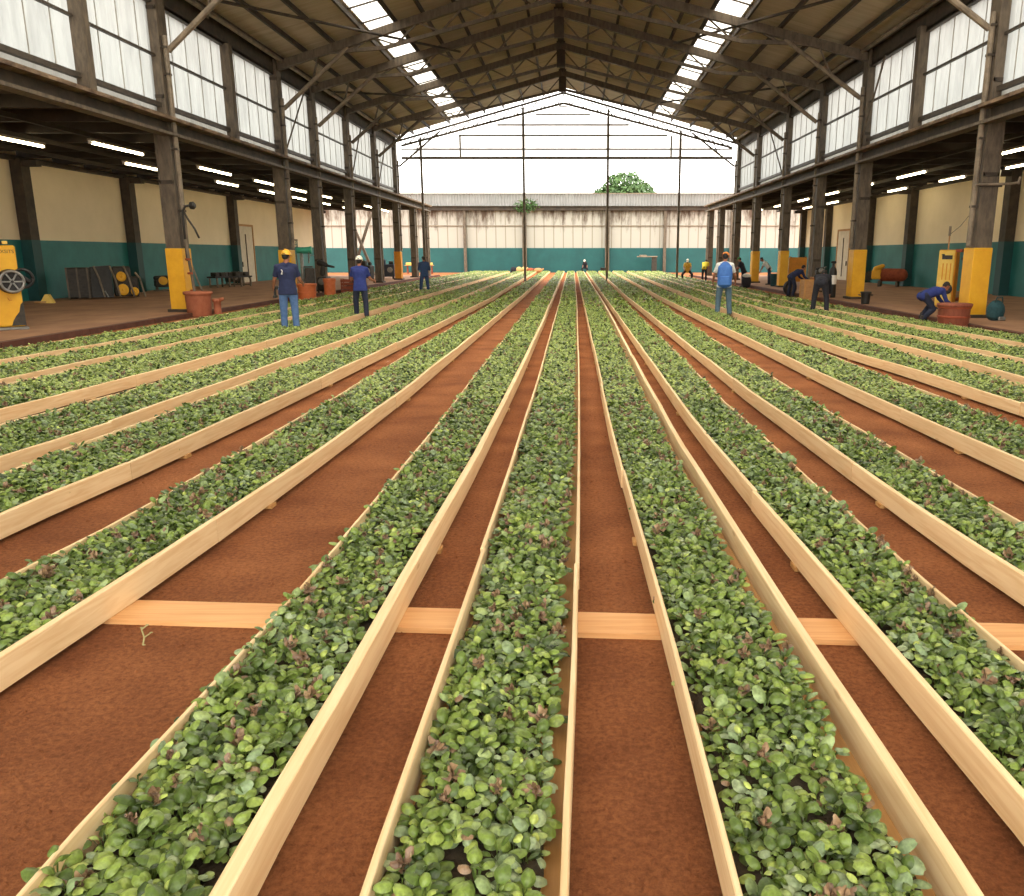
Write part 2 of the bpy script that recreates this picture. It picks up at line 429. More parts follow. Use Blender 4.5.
struct('floor', MB().add([(-70, -30, 0), (70, -30, 0), (70, 180, 0), (-70, 180, 0)], [(0, 1, 2, 3)]), M['soil'])
for side, x0, x1, xe in (('left', WL, PLX, PLX), ('right', PRX, WR, PRX)):
    b = MB().box(((x0 + x1) / 2, (YB + YA) / 2, .06), (x1 - x0, YA - YB, .12))
    o = struct('floor_platform_' + side, b, M['concrete'])
    k = MB()
    y = YB
    while y < YA - .1:
        k.box((xe + (.09 if side == 'left' else -.09), y + 1.5, .065), (.18, 2.98, .13 + rnd.uniform(-.01, .01)), None)
        y += 3
    struct('trim_kerb_' + side, k, M['kerb'])

# long side walls: teal dado, cream above
for side, x, sg in (('left', WL, -1), ('right', WR, 1)):
    w = srt('wall_' + side)
    MB().box((x + sg * .12, (YB + YA) / 2, 1.15), (.24, YA - YB, 2.3)).build('dado', M['teal'], w)
    MB().box((x + sg * .13, (YB + YA) / 2, 3.85), (.24, YA - YB, 3.1)).build('upper_wall', M['cream'], w)
# far wall across the yard
w = srt('wall_far')
MB().box((-1, YF + .15, 1.19), (60, .3, 2.38)).build('dado', M['teal_far'], w)
MB().box((-1, YF + .2, 4.38), (60, .3, 4.0)).build('stained_sheeting', M['stain'], w)
c = MB()
nx = 420
vs, fs = [], []
for i in range(nx + 1):
    x = -31 + 60 * i / nx
    yy = YF + .1 + .05 * math.cos(i * PI)
    vs += [(x, yy, 6.3), (x, yy, 7.52)]
fs = [(2 * i, 2 * i + 2, 2 * i + 3, 2 * i + 1) for i in range(nx)]
c.add(vs, fs); c.build('corrugated_top', M['screen'], w)
MB().box((-1, YF - .05, 7.55), (60, .14, .08)).build('capping', M['steel_pale'], w)
struct('beam_far_ledge', MB().box((-1, YF - .25, 6.12), (29, .5, .36)).box((-1, YF - .35, 6.33), (29, .7, .06)), M['steel_dark'])
b = MB()
for z in (4.5,): b.box((-1, YF, z), (60, .1, .09))
struct('trim_sheeting_rail', b, M['steel_pale'])

# side-aisle roofs: flat, dark, joisted
for side, xc, xw in (('left', XL, WL), ('right', XR, WR)):
    sg = 1 if side == 'left' else -1
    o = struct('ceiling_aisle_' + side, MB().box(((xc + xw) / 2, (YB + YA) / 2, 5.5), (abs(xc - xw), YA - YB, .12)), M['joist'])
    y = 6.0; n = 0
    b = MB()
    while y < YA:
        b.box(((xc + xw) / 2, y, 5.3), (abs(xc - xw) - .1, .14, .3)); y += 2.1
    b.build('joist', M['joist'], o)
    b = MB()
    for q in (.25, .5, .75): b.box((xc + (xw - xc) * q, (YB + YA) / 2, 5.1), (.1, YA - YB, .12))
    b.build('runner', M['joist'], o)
    # the rusty fascia ledge facing the hall
    o = struct('beam_ledge_' + side, MB().box((xc + sg * .28, (YB + YA) / 2, 5.49), (.5, YA - YB, .09)), M['steel_rust'])
    MB().box((xc + sg * .1, (YB + YA) / 2, 5.28), (.16, YA - YB, .34)).build('web', M['steel_dark'], o)
    MB().box((xc + sg * .24, (YB + YA) / 2, 5.1), (.36, YA - YB, .08)).build('bottom_flange', M['steel'], o)
    # wall-head trim
    struct('trim_wall_head_' + side, MB().box((xw + sg * .12, (YB + YA) / 2, 5.12), (.25, YA - YB, .16)), M['steel_dark'])
    # eave beam and pipe along the eave
    ze = ZEL if side == 'left' else ZER
    o = struct('beam_eave_' + side, MB().box((xc - sg * .05, (YB + YE) / 2, ze - .36), (.3, YE - YB, .62)), M['steel_dark'])
    MB().tube([(xc + sg * .42, YB, ze - .18), (xc + sg * .42, YE, ze - .18)], .075, 8).build('eave_pipe', M['steel_pale'], o)

# roof sheeting: corrugated, running down the slope, with a skylight strip each side
SK = {'left': (-7.95, -6.85), 'right': (5.2, 6.3)}
for side in ('left', 'right'):
    sg = -1 if side == 'left' else 1
    xe = (XL - .5) if side == 'left' else (XR + .5)
    s0, s1 = SK[side]
    o = srt('ceiling_' + side)
    n = int((YE - YR) / .16)
    b, bl = MB(), MB()
    lo, hi = min(xe, XRG), max(xe, XRG)
    for (xa, xb) in ((lo, min(s0, s1) + .06), (max(s0, s1) - .06, hi)):
        vs = []
        for i in range(n + 1):
            y = YR + (YE - YR) * i / n
            dz = .028 * (1 if i % 2 else -1)
            vs += [(xa, y, roof_z(xa) + dz), (xb, y, roof_z(xb) + dz)]
        mid = [RL0 < vs[2 * i][1] < RL1 for i in range(n)]
        b.add(vs, [(2 * i, 2 * i + 1, 2 * i + 3, 2 * i + 2) for i in range(n) if not mid[i]])
        bl.add(vs, [(2 * i, 2 * i + 1, 2 * i + 3, 2 * i + 2) for i in range(n) if mid[i]])
    b.build('roof_sheet', M['roof'], o)
    bl.build('added_roof_light', M['skylight'], o)  # translucent bays out of view, added to light the beds
    sk = srt('window_skylight_' + side)
    b = MB()
    vs = []
    for i in range(n + 1):
        y = YR + (YE - YR) * i / n
        dz = .02 * (1 if i % 2 else -1)
        vs += [(s0, y, roof_z(s0) + dz), (s1, y, roof_z(s1) + dz)]
    b.add(vs, [(2 * i, 2 * i + 1, 2 * i + 3, 2 * i + 2) for i in range(n)])
    b.build('skylight_sheet', M['skylight'], sk)
    b = MB()
    y = YR + .7
    while y < YE:
        b.bar((s0, y, roof_z(s0) - .06), (s1, y, roof_z(s1) - .06), .07, .05); y += 1.9
    b.build('glazing_bar', M['steel_dark'], sk)
    # purlins
    xs = (-1.9, -3.2, -4.5, -5.7, -6.78, -8.02, -9.3, -10.4, -11.4) if side == 'left' else (.7, 1.9, 3.1, 4.2, 5.13, 6.37, 7.6, 8.9, 10.0, 10.7)
    for x in xs:
        struct('beam_purlin', MB().box((x, (YR + YE) / 2, roof_z(x) - .13), (.09, YE - YR, .17)), M['steel_dark'])
struct('beam_ridge', MB().box((XRG, (YR + YE) / 2, ZRG - .16), (.3, YE - YR, .18)), M['steel_dark'])

# portal frames
LY = [25.1, 34.6, 39.1, 44.8, 50.8, 56.6]
RY = [22.8, 32.4, 38.0, 43.8, 50.6, 56.6]
for i in range(6):
    fr = srt('beam_roof_truss')
    yl, yr = LY[i], RY[i]; ym = (yl + yr) / 2
    rg = Vector((XRG, ym, ZRG - .4))
    for nm, xc, y, sg, ze in (('left', XL, yl, 1, ZEL), ('right', XR, yr, -1, ZER)):
        ev = Vector((xc + sg * .1, y, ze - .38))
        top = MB().bar(ev, rg, .22, .3) if i < 5 else MB().bar(ev, rg, .12, .12)
        top.build('rafter', M['steel'], fr)
        def at(q, dz):
            p = ev.lerp(rg, q); return Vector((p.x, p.y, p.z - dz))
        low = MB(); prev = None
        drop = .85 if i < 5 else .62
        q0 = .2 if i < 5 else .04
        pts = [at(q0, .1 if i < 5 else .35)] + [at(q, drop * (.5 + .5 * q)) for q in (.4, .6, .8)] + [at(1, drop)]
        for a, b_ in zip(pts, pts[1:]): low.bar(a, b_, .12, .13)
        low.build('bottom_chord', M['steel'], fr)
        web = MB()
        nq = 5 if i < 5 else 12
        for k in range(nq):
            qa = q0 + (1 - q0) * k / nq; qb = q0 + (1 - q0) * (k + .5) / nq; qc = q0 + (1 - q0) * (k + 1) / nq
            def low_at(q):
                for (a, b_) in zip(pts, pts[1:]):
                    if min(a.x, b_.x) - 1e-6 <= ev.lerp(rg, q).x <= max(a.x, b_.x) + 1e-6:
                        f = (ev.lerp(rg, q).x - a.x) / (b_.x - a.x); return a.lerp(b_, f)
                return pts[0]
            web.bar(at(qa, .1), low_at(qb), .06, .06); web.bar(low_at(qb), at(qc, .1), .06, .06)
        web.build('web', M['steel'], fr)
        # knee brace from the column to the rafter
        MB().tube([(xc + sg * .35, y - .05, 7.35), tuple(at(.27, .15))], .085 if i < 5 else .06, 8).build('knee_brace', M['steel_pale'] if i < 3 else M['steel'], fr)
        MB().bar((xc + sg * 1.5, y, 8.2), tuple(at(.16, .1)), .06, .06).build('strut', M['steel'], fr)
    if i < 5: MB().box((XRG, ym, ZRG - .8), (.42, .18, 1.2)).build('king_post', M['steel_dark'], fr)
# diagonal wind bracing under the sheeting
for (xa, ya, xb, yb) in ((-10.5, 26.4, -5, 39.5), (9.6, 23.2, 4.2, 37.6), (-10.8, 40, -5.5, 50), (9.8, 38, 5, 50)):
    struct('beam_wind_brace', MB().tube([(xa, ya, roof_z(xa) - .55), (xb, yb, roof_z(xb) - .55)], .05, 6), M['steel_dark'])

# columns
def column(x, y, ztop, sg, paint=None, near=False, label='', dirt=False):
    w, d = (.44, .5) if near else (.38, .44)
    o = MB().box((0, -d / 2 + .02, ztop / 2), (w * .9, .04, ztop)).box((0, d / 2 - .02, ztop / 2), (w * .9, .04, ztop))
    o.box((-w / 2 + .03, 0, ztop / 2), (.06, d + .04, ztop)).box((w / 2 - .03, 0, ztop / 2), (.06, d + .04, ztop))
    k = o.build('column', M['steel'])
    k.location = (x, y, .12)
    tag(k, label, 'column', 'steel columns along the hall', 'structure')
    b = MB()
    z = 1.4
    while z < ztop - .5:
        b.box((0, -d / 2 - .005, z), (w * .96, .03, .1)); z += 2.3
    b.build('batten_plate', M['steel_dark'], k)
    if paint:
        h = 1.82
        MB().box((0, 0, h / 2 + .02), (w + .06, d + .1, h), None, .5, .015).build('painted_base', M[paint], k)
    MB().box((0, 0, .04), (w + .22, d + .24, .09), None, .5, .01).build('base_plate', M['steel_dark'], k)
    MB().tube([(sg * (w / 2 + .1), -.12, 1.9 if paint else .1), (sg * (w / 2 + .1), -.12, 7.6 if ztop > 7 else 5)], .075 if near else .055, 8).build('side_pipe', M['steel_pale'], k)
    b = MB()
    for z in (2.9, 4.6, 6.6, 7.3):
        if z < ztop: b.box((sg * (w / 2 + .06), -.12, z), (.2, .18, .06))
    b.build('pipe_clamp', M['steel_dark'], k)
    return k
names = ['nearest', 'second', 'third', 'fourth', 'fifth', 'sixth']
pl = ['yellow', 'yellow', None, None, None, 'yellow_orange']
pr = ['yellow', 'yellow', None, 'yellow', 'yellow', None]
pw = {'yellow': ' painted yellow at its base', 'yellow_orange': ' painted orange at its base', None: ' with an unpainted base'}
for i in range(6):
    column(XL, LY[i], 9.0, 1, pl[i], i < 2, '%s tall steel column on the left side of the hall,%s' % (names[i], pw[pl[i]]))
    column(XR, RY[i], 8.9, -1, pr[i], i < 2, '%s tall steel column on the right side of the hall,%s' % (names[i], pw[pr[i]]))
column(XL, 62.3, 5.2, 1, None, False, 'short steel column under the open left ledge past the roof end')
column(XL, 67.4, 5.2, 1, None, False, 'short steel column at the far end of the left ledge')
column(XR, 62.5, 5.2, -1, None, False, 'short steel column under the open right ledge past the roof end')
column(XR, 67.4, 5.2, -1, None, False, 'short steel column at the far end of the right ledge')
# upper mid posts between columns on the clerestory
for side, x, sg, ys in (('left', XL, 1, (21.1, 29.8)), ('right', XR, -1, (27.6,))):
    for y in ys:
        struct('column_mullion_post', MB().box((x + sg * .12, y, 7.05), (.3, .3, 3.1)), M['steel'])

# wall pilasters
for side, xw, sg, ys in (('left', WL, 1, (20.5, 31, 38.3, 49.8, 58, 66)), ('right', WR, -1, (34.9, 45, 51.2, 59.5, 66))):
    for y in ys:
        p = struct('column_pilaster', MB().box((xw + sg * .2, y, 3.7), (.4, .5, 2.8)), M['steel_dark'])
        MB().box((xw + sg * .2, y, 1.21), (.4, .5, 2.18)).build('painted_base', M['teal_dark'], p)
        MB().box((xw + sg * .45, y, 4.95), (.9, .3, .2)).build('bracket', M['steel_dark'], p)
for x in (-17.5, -10.65, -4.78, 3.38, 9.05, 15.6):
    struct('column_far_pilaster', MB().box((x, YF - .25, 3.0), (.42 if abs(x) < 5 else .28, .3, 5.95)), M['steel'])

# clerestory windows, one per bay
wn = 0
def clerestory(side, x, sg, y0, y1, ztop):
    global wn
    wn += 1
    root = srt('window_%d' % wn)
    n = max(3, round((y1 - y0) / .9))
    b = MB(); vs = []
    N = n * 6
    for i in range(N + 1):
        y = y0 + (y1 - y0) * i / N
        dx = .018 * (1 if i % 2 else -1)
        vs += [(x - sg * .05 + dx, y, 5.9), (x - sg * .05 + dx, y, ztop)]
    b.add(vs, [(2 * i, 2 * i + 2, 2 * i + 3, 2 * i + 1) for i in range(N)])
    b.build('glazing', M['glaze'], root)
    b = MB().add([(p[0], p[1], 5.55 if i % 2 == 0 else 5.92) for i, p in enumerate(vs)], [(2 * i, 2 * i + 2, 2 * i + 3, 2 * i + 1) for i in range(N)]); b.build('lower_sheet', M['glaze_low'], root)
    b = MB()
    b.box((x + sg * .03, (y0 + y1) / 2, 5.9), (.14, y1 - y0, .12))
    b.box((x + sg * .03, (y0 + y1) / 2, 7.2), (.09, y1 - y0, .06))
    b.box((x + sg * .03, (y0 + y1) / 2, ztop), (.14, y1 - y0, .1))
    b.build('window_frame', M['frame_dark'], root)
    b = MB()
    for i in range(1, n):
        b.box((x - .005, y0 + (y1 - y0) * i / n, (5.98 + ztop) / 2), (.024, .016, ztop - 5.98))
    b.build('glazing_bar', M['seam'], root)
ly = [YB, 5, 14.5, 21.1] + [LY[0], 29.8] + LY[1:]
for a, b_ in zip(ly, ly[1:]): clerestory('left', XL, 1, a, b_, ZEL - .66)
ry = [YB, 5, 14, RY[0], 27.6] + RY[1:]
for a, b_ in zip(ry, ry[1:]): clerestory('right', XR, -1, a, b_, ZER - .66)
# slanting tie rods across the clerestory beyond the second bay
for (x, sg, ya, yb) in ((XL, 1, LY[1], 37.5), (XL, 1, LY[3], 47.2), (XL, 1, LY[4], 53.2), (XR, -1, RY[1], 30.4), (XR, -1, RY[3], 47.4)):
    struct('beam_tie_rod', MB().tube([(x + sg * .25, ya - .1 if sg > 0 else ya, 5.6), (x + sg * .25, yb, 8.4)], .035, 6), M['steel'])

# gable screen at the open end of the hall roof
g = srt('window_gable')
zb = 7.95
def gz(x): return roof_z(x) - 1.0
b = MB(); xs = [XL + 1.2 + (XR - XL - 2.4) * i / 40 for i in range(41)]
vs = []
for x in xs: vs += [(x, YE + .25, zb), (x, YE + .25, max(gz(x), zb + .02))]
b.add(vs, [(2 * i, 2 * i + 2, 2 * i + 3, 2 * i + 1) for i in range(40)]); b.build('gable_sheet', M['gable'], g)
b = MB()
def span(z):
    lo = next((x for x in xs if gz(x) >= z), 0); hi = next((x for x in reversed(xs) if gz(x) >= z), 0)
    return lo, hi
for z, t in ((zb, .16), (8.5, .09), (9.35, .09), (10.0, .09), (10.65, .08), (11.15, .07)):
    lo, hi = span(z) if z > 8.6 else (XL + .4, XR - .4)
    b.box(((lo + hi) / 2, YE + .18, z), (hi - lo, .08, t))
b.build('rail', M['steel'], g)
for x, z0, w in ((-10.0, 0, .14), (-3.25, 0, .15), (2.3, 0, .15), (7.05, 0, .14), (-7.4, zb, .1), (6.45, zb, .1)):
    MB().box((x, YE + .15, (z0 + roof_z(x) - .5) / 2), (w, w, roof_z(x) - .5 - z0)).build('post', M['steel'], g) if z0 == 0 else \
        MB().box((x, YE + .15, (z0 + gz(x)) / 2), (w, w, gz(x) - z0)).build('post', M['steel'], g)

# doors in the side walls
def door(n, x, sg, ya, yb, h):
    d = srt('door_%d' % n)
    yc = (ya + yb) / 2; w = yb - ya
    MB().box((x + sg * .05, yc, .12 + h / 2), (.06, w, h)).build('door_leaf', M['door'], d)
    MB().box((x + sg * .06, ya, .12 + h / 2), (.12, .12, h + .1)).box((x + sg * .06, yb, .12 + h / 2), (.12, .12, h + .1)).box((x + sg * .06, yc, .12 + h + .02), (.12, w + .12, .12)).build('door_frame', M['tan'], d)
    MB().box((x + sg * .1, yc - .05, .12 + h * .46), (.05, .07, h * .78)).build('sliding_bar', M['steel'], d)
    MB().box((x + sg * .12, ya + .3, 1.2), (.06, .06, .3)).build('door_handle', M['dark'], d)
y0 = xp(238, 254, WL)[0]; y1 = xp(253, 254, WL)[0]
door(1, WL, 1, y0, y1, 3.35)
y0 = xp(838, 254, WR)[0]; y1 = xp(850, 254, WR)[0]
door(2, WR, -1, y1, y0, 3.2)

# fluorescent tubes under the aisle roofs
def tube_light(x, y, L, label, grp):
    t = thing('tube_light', label, 'light', (x, y, 4.9), 0, grp)
    MB().box((0, 0, .09), (.16, L + .1, .07), None, .5, .01).build('housing', M['steel_pale'], t)
    MB().tube([(0, -L / 2, .02), (0, L / 2, .02)], .042, 8).build('tube', M['tube'], t, True)
    MB().box((0, -L / 2 - .03, .03), (.09, .05, .1)).build('lamp_holder', M['white'], t)
    MB().box((0, L / 2 + .03, .03), (.09, .05, .1)).build('lamp_holder', M['white'], t)
    for q in (-.35, .35): MB().tube([(0, q * L, .12), (0, q * L, .42)], .012, 6).build('hanger', M['black'], t)
rows = [('inner', 'left', -13.85, (19.2, 26.5, 33.5, 38.7, 43.4, 48, 53, 58, 63)), ('outer', 'left', -15.8, (24.5, 32, 39.4, 44.5, 49.5, 54.5, 60)),
        ('inner', 'right', 13.7, (27.6, 35, 40.5, 45.5, 51, 57, 63)), ('outer', 'right', 16.2, (30.9, 36.9, 43, 48.2, 53.5, 59))]
for nm, side, x, ys in rows:
    for i, y in enumerate(ys):
        tube_light(x, y, 2.9 if y < 36 else 2.4, '%s lit fluorescent tube light in the %s row under the %s aisle roof' % (ORD[i], nm, side), 'tube lights under the %s aisle roof' % side)
# ------------------------------------------------------------------ planter boxes and seedlings
NEAR = [1.2, 2.2, 3, 4, 5.2, 6.6, 8.2, 10.5, 13.5, 17.5, 23, 31, 41, 52, 64, 75, 82]
BED = {  # edge lines (x, y) read off the photograph, left then right: mode o = outer face, c = middle of the board
 'L7': (('c', [(-9.95, 14.3), (-9.75, 20), (-9.6, 60)]), ('o', [(-9.02, 12.9), (-8.81, 16), (-8.7, 60)])),
 'L6': (('c', [(-8.62, 12.9), (-8.5, 16), (-8.45, 60)]), ('o', [(-7.61, 10.8), (-7.5, 16), (-7.3, 60)])),
 'L5': (('c', [(-7.28, 10.8), (-7.2, 16), (-7.05, 60)]), ('o', [(-6.17, 8.7), (-6.0, 10.8), (-5.85, 16.4), (-5.95, 24), (-6.1, 60)])),
 'L4': (('c', [(-5.62, 7.8), (-5.46, 10), (-5.4, 16), (-5.4, 60)]), ('o', [(-4.72, 6.5), (-4.6, 8.1), (-4.53, 12.6), (-4.35, 33), (-4.7, 80)])),
 'L3': (('c', [(-4.36, 6), (-4.3, 7.2), (-4.2, 12), (-4.06, 33), (-4.3, 80)]), ('o', [(-3.66, 5), (-3.53, 6.6), (-3.42, 9.4), (-3.12, 33), (-3.55, 80)])),
 'L2': (('c', [(-2.94, 4), (-2.88, 4.6), (-2.79, 7.2), (-2.76, 12), (-2.74, 33), (-2.9, 80)]), ('o', [(-2.4, 2.7), (-2.37, 3.1), (-2.26, 4.4), (-2.12, 7.8), (-2.07, 10), (-2.03, 33), (-2.2, 80)])),
 'L1': (('c', [(-1.45, 1.9), (-1.42, 2.7), (-1.36, 4.2), (-1.32, 7.2), (-1.38, 30), (-1.45, 80)]), ('o', [(-.9, 2), (-.85, 4), (-.79, 6.6), (-.74, 11.8), (-.73, 21), (-.82, 80)])),
 'C': (('o', [(-.565, 1.8), (-.53, 3.9), (-.5, 7.2), (-.48, 12), (-.48, 30), (-.53, 80)]), ('c', [(-.03, 1.8), (.005, 3), (.02, 4.2), (.05, 7.2), (.09, 14), (.13, 30), (.13, 80)])),
 'R1': (('o', [(.42, 2), (.415, 3.5), (.4, 4.6), (.36, 8), (.37, 30), (.36, 80)]), ('o', [(1.07, 1.8), (1.05, 2.7), (1.02, 4.2), (.97, 7.2), (.98, 12), (1.08, 30), (1.05, 80)])),
 'R2': (('o', [(1.39, 2.2), (1.36, 2.9), (1.3, 4.6), (1.25, 6.3), (1.2, 8.9), (1.23, 33), (1.3, 80)]), ('c', [(1.85, 2.6), (1.82, 3.4), (1.78, 4.5), (1.75, 7), (1.72, 9), (1.81, 30), (2.15, 80)])),
 'R3': (('o', [(2.36, 3.5), (2.28, 4.6), (2.19, 7.9), (2.14, 10), (2.1, 33), (2.45, 80)]), ('c', [(2.79, 4.8), (2.74, 7.2), (2.7, 10), (2.75, 17), (2.98, 30), (3.45, 80)])),
 'R4': (('o', [(3.62, 6), (3.54, 8.6), (3.48, 10), (3.4, 33), (3.8, 80)]), ('c', [(4.33, 7.7), (4.26, 10.5), (4.2, 20), (4.25, 40), (4.7, 80)])),
 'R5': (('o', [(5.03, 9), (4.93, 12.2), (4.78, 14), (4.6, 23), (4.75, 40), (5.2, 80)]), ('c', [(5.72, 10.5), (5.6, 15), (5.5, 30), (5.9, 80)])),
 'R6': (('o', [(6.12, 11), (6.03, 15), (5.8, 28), (6.1, 80)]), ('c', [(6.95, 12), (6.6, 17), (6.4, 30), (6.6, 80)])),
 'R7': (('o', [(7.22, 13), (6.88, 17.2), (6.65, 30), (6.8, 80)]), ('c', [(8.1, 14), (7.6, 20), (7.3, 32), (7.4, 80)])),
 'R8': (('o', [(8.45, 15.4), (8.0, 20), (7.6, 32), (7.6, 80)]), ('c', [(9.3, 17), (8.75, 21), (8.25, 34), (8.2, 80)])),
}
START = {'L7': 9.5, 'L6': 8.5, 'L5': 6.5, 'L4': 5, 'L3': 3.6, 'L2': 2.2, 'L1': 1.25, 'C': 1.2, 'R1': 1.2, 'R2': 1.4, 'R3': 2.6, 'R4': 4.4, 'R5': 6.5, 'R6': 8, 'R7': 9.5, 'R8': 11}
THICK = {'L1': (.016, .052), 'C': (.022, .022), 'R1': (.02, .042), 'R2': (.03, .016)}
def curve(pts):
    ys = np.log([p[1] for p in pts]); xs = [p[0] for p in pts]
    return lambda y: np.interp(np.log(np.maximum(y, .5)), ys, xs)
YEND = 81.5
ZB, ZT = .03, .18
def side_board(fx, mode, t, side, y0, ht):
    """planks of sawn pine butted end to end along an edge line"""
    b = MB(); y = y0
    first = True
    while y < YEND:
        L = rnd.uniform(4.2, 5.2) if not first else rnd.uniform(2.5, 5.2)
        first = False
        ye = min(y + L, YEND)
        jx, jz, tint = rnd.uniform(-.006, .006), rnd.uniform(-.007, .005), rnd.random()
        n = max(2, int((ye - y) / 1.0) + 1)
        vs, fs = [], []
        for i in range(n + 1):
            yy = y + (ye - .004 - y) * i / n
            x = float(fx(yy)) + jx
            if mode == 'o': xa, xb = (x, x + t) if side < 0 else (x - t, x)
            else: xa, xb = x - t / 2, x + t / 2
            wob = .006 * math.sin(yy * 1.7 + tint * 9)
            c = .004
            zt = ht + jz + wob
            vs += [(xa, yy, ZB), (xb, yy, ZB), (xb, yy, zt - c), (xb - c, yy, zt), (xa + c, yy, zt), (xa, yy, zt - c)]
        for i in range(n):
            for k in range(6):
                k2 = (k + 1) % 6
                fs.append((i * 6 + k, i * 6 + k2, (i + 1) * 6 + k2, (i + 1) * 6 + k))
        fs.append((5, 4, 3, 2, 1, 0)); fs.append(tuple(n * 6 + k for k in range(6)))
        b.add(vs, fs, tint)
        y = ye
    return b
where = {'C': 'narrow pine planter box of seedlings running straight up the middle of the hall'}
for k in range(1, 8): where['L%d' % k] = '%s long pine planter box of seedlings to the left of the middle one' % (['first', 'second', 'third', 'fourth', 'fifth', 'sixth', 'seventh and last'][k - 1])
for k in range(1, 9): where['R%d' % k] = '%s long pine planter box of seedlings to the right of the middle one' % (['first', 'second', 'third', 'fourth', 'fifth', 'sixth', 'seventh', 'eighth and last'][k - 1])
INNER = {}
for k, ((ml, pl_), (mr_, pr_)) in BED.items():
    fl, fr_ = curve(pl_), curve(pr_)
    tl, tr = THICK.get(k, (.016, .036) if k[0] == 'L' else (.036, .016))
    y0 = START[k]
    bx = thing('planter_box', where[k], 'planter box', (float(fl(y0) + fr_(y0)) / 2, y0, 0), 0, 'long pine planter boxes on the hall floor')
    side_board(fl, ml, tl, -1, y0, ZT).build('side_board', M['pine'], bx, world=True, tint=True)
    side_board(fr_, mr_, tr, 1, y0, ZT).build('side_board', M['pine'], bx, world=True, tint=True)
    inl = (lambda y, f=fl, m=ml, t=tl: f(y) + (t if m == 'o' else t / 2))
    inr = (lambda y, f=fr_, m=mr_, t=tr: f(y) - (t if m == 'o' else t / 2))
    INNER[k] = (inl, inr)
    ys = [y for y in np.concatenate([np.arange(y0, 12, .4), np.arange(12, YEND, 2.0), [YEND]])]
    for nm, z, mg, mm in (('tray_base', .045, 0.0, 'ply'), ('compost', .078, .045, 'compost')):
        vs = []
        for i, y in enumerate(ys):
            a, b_ = float(inl(y)) + mg * (.6 + .5 * math.sin(i * 2.1)), float(inr(y)) - mg * (1.9 if k in ('C', 'R1') else .8) * (1 + .45 * math.sin(i * 1.7 + 1))
            vs += [(a, y, z), (b_, y, z), (b_ - .02 if mg else b_, y, z + .02 if mg else z), (a + .02 if mg else a, y, z + .02 if mg else z)] if mg else [(a, y, z), (b_, y, z)]
        b = MB()
        if mg:
            n = len(ys)
            b.add(vs, [f for i in range(n - 1) for f in ((4 * i + 3, 4 * i + 2, 4 * i + 6, 4 * i + 7), (4 * i, 4 * i + 3, 4 * i + 7, 4 * i + 4), (4 * i + 2, 4 * i + 1, 4 * i + 5, 4 * i + 6))])
        else:
            b.add(vs, [(2 * i, 2 * i + 1, 2 * i + 3, 2 * i + 2) for i in range(len(ys) - 1)])
        b.build(nm, M[mm], bx, world=True)
    # bearers under the box, their ends just showing
    for q in np.arange(y0 + 3.5, 34, 4.4):
        q += rnd.uniform(-.5, .5)
        a, c_ = float(fl(q)), float(fr_(q))
        MB().box(((a + c_) / 2, q, .0165), (c_ - a + .03, .1, .027)).build('bearer', M['ply'], bx, world=True)

# plank laid across under the boxes
b = MB()
a, c_ = Vector((-2.42, 3.93, .0135)), Vector((2.75, 3.6, .0135))
b.bar(a, c_, .235, .027, .6)
o = b.build('cross_plank', M['plank'], None, tint=True)
tag(o, 'wide orange pine plank lying flat on the soil across the paths under the boxes', 'plank')

# loose crumbs of soil on the paths
vs_, fs_, ts_ = [], [], []
cb = MB()
for i in range(5200):
    y = 1.9 + 9 * rnd.random() ** 2.2; x = rnd.uniform(-.78, .62) * (y + .4)
    r_ = rnd.choice((.004, .005, .007, .01, .014)) * rnd.uniform(.7, 1.2)
    pts = [(x + r_ * rnd.uniform(.7, 1.2) * math.cos(a), y + r_ * rnd.uniform(.7, 1.2) * math.sin(a), .0) for a in (0, 1.26, 2.5, 3.8, 5.0)]
    top = (x + rnd.uniform(-.3, .3) * r_, y + rnd.uniform(-.3, .3) * r_, r_ * rnd.uniform(.6, 1.1))
    cb.add(pts + [top], [(k, (k + 1) % 5, 5) for k in range(5)])
o = cb.build('soil_crumbs', M['soil'])
tag(o, 'loose crumbs of red soil scattered over the bare paths between the boxes', 'soil', None, 'stuff')

# ---- seedlings
def leaf_grid(nu, nv, L, W, cup, arch):
    V = []
    for i in range(nv + 1):
        v = i / nv
        hw = W / 2 * max(.12 if i in (0, nv) else 0, math.sin(PI * min(1, max(0, .06 + .88 * v))) ** .62)
        for j in range(nu + 1):
            u = -1 + 2 * j / nu
            V.append((u * hw, v * L, -cup * L * u * u * (hw / (W / 2)) - arch * L * (v - .35) ** 2 + (.02 * L if j == nu / 2 else 0)))
    Fq = [(i * (nu + 1) + j, i * (nu + 1) + j + 1, (i + 1) * (nu + 1) + j + 1, (i + 1) * (nu + 1) + j) for i in range(nv) for j in range(nu)]
    return np.array(V), np.array(Fq)
def place(V, az, el, roll, off):
    ce, se = math.cos(el), math.sin(el)
    cr, sr = math.cos(roll), math.sin(roll)
    A = V.copy()
    x, z = A[:, 0] * cr + A[:, 2] * sr, -A[:, 0] * sr + A[:, 2] * cr
    A[:, 0], A[:, 2] = x, z
    y, z = A[:, 1] * ce - A[:, 2] * se, A[:, 1] * se + A[:, 2] * ce
    A[:, 1], A[:, 2] = y, z
    ca, sa = math.cos(az), math.sin(az)
    x, y = A[:, 0] * ca - A[:, 1] * sa, A[:, 0] * sa + A[:, 1] * ca
    A[:, 0], A[:, 1] = x, y
    return A + np.array(off)
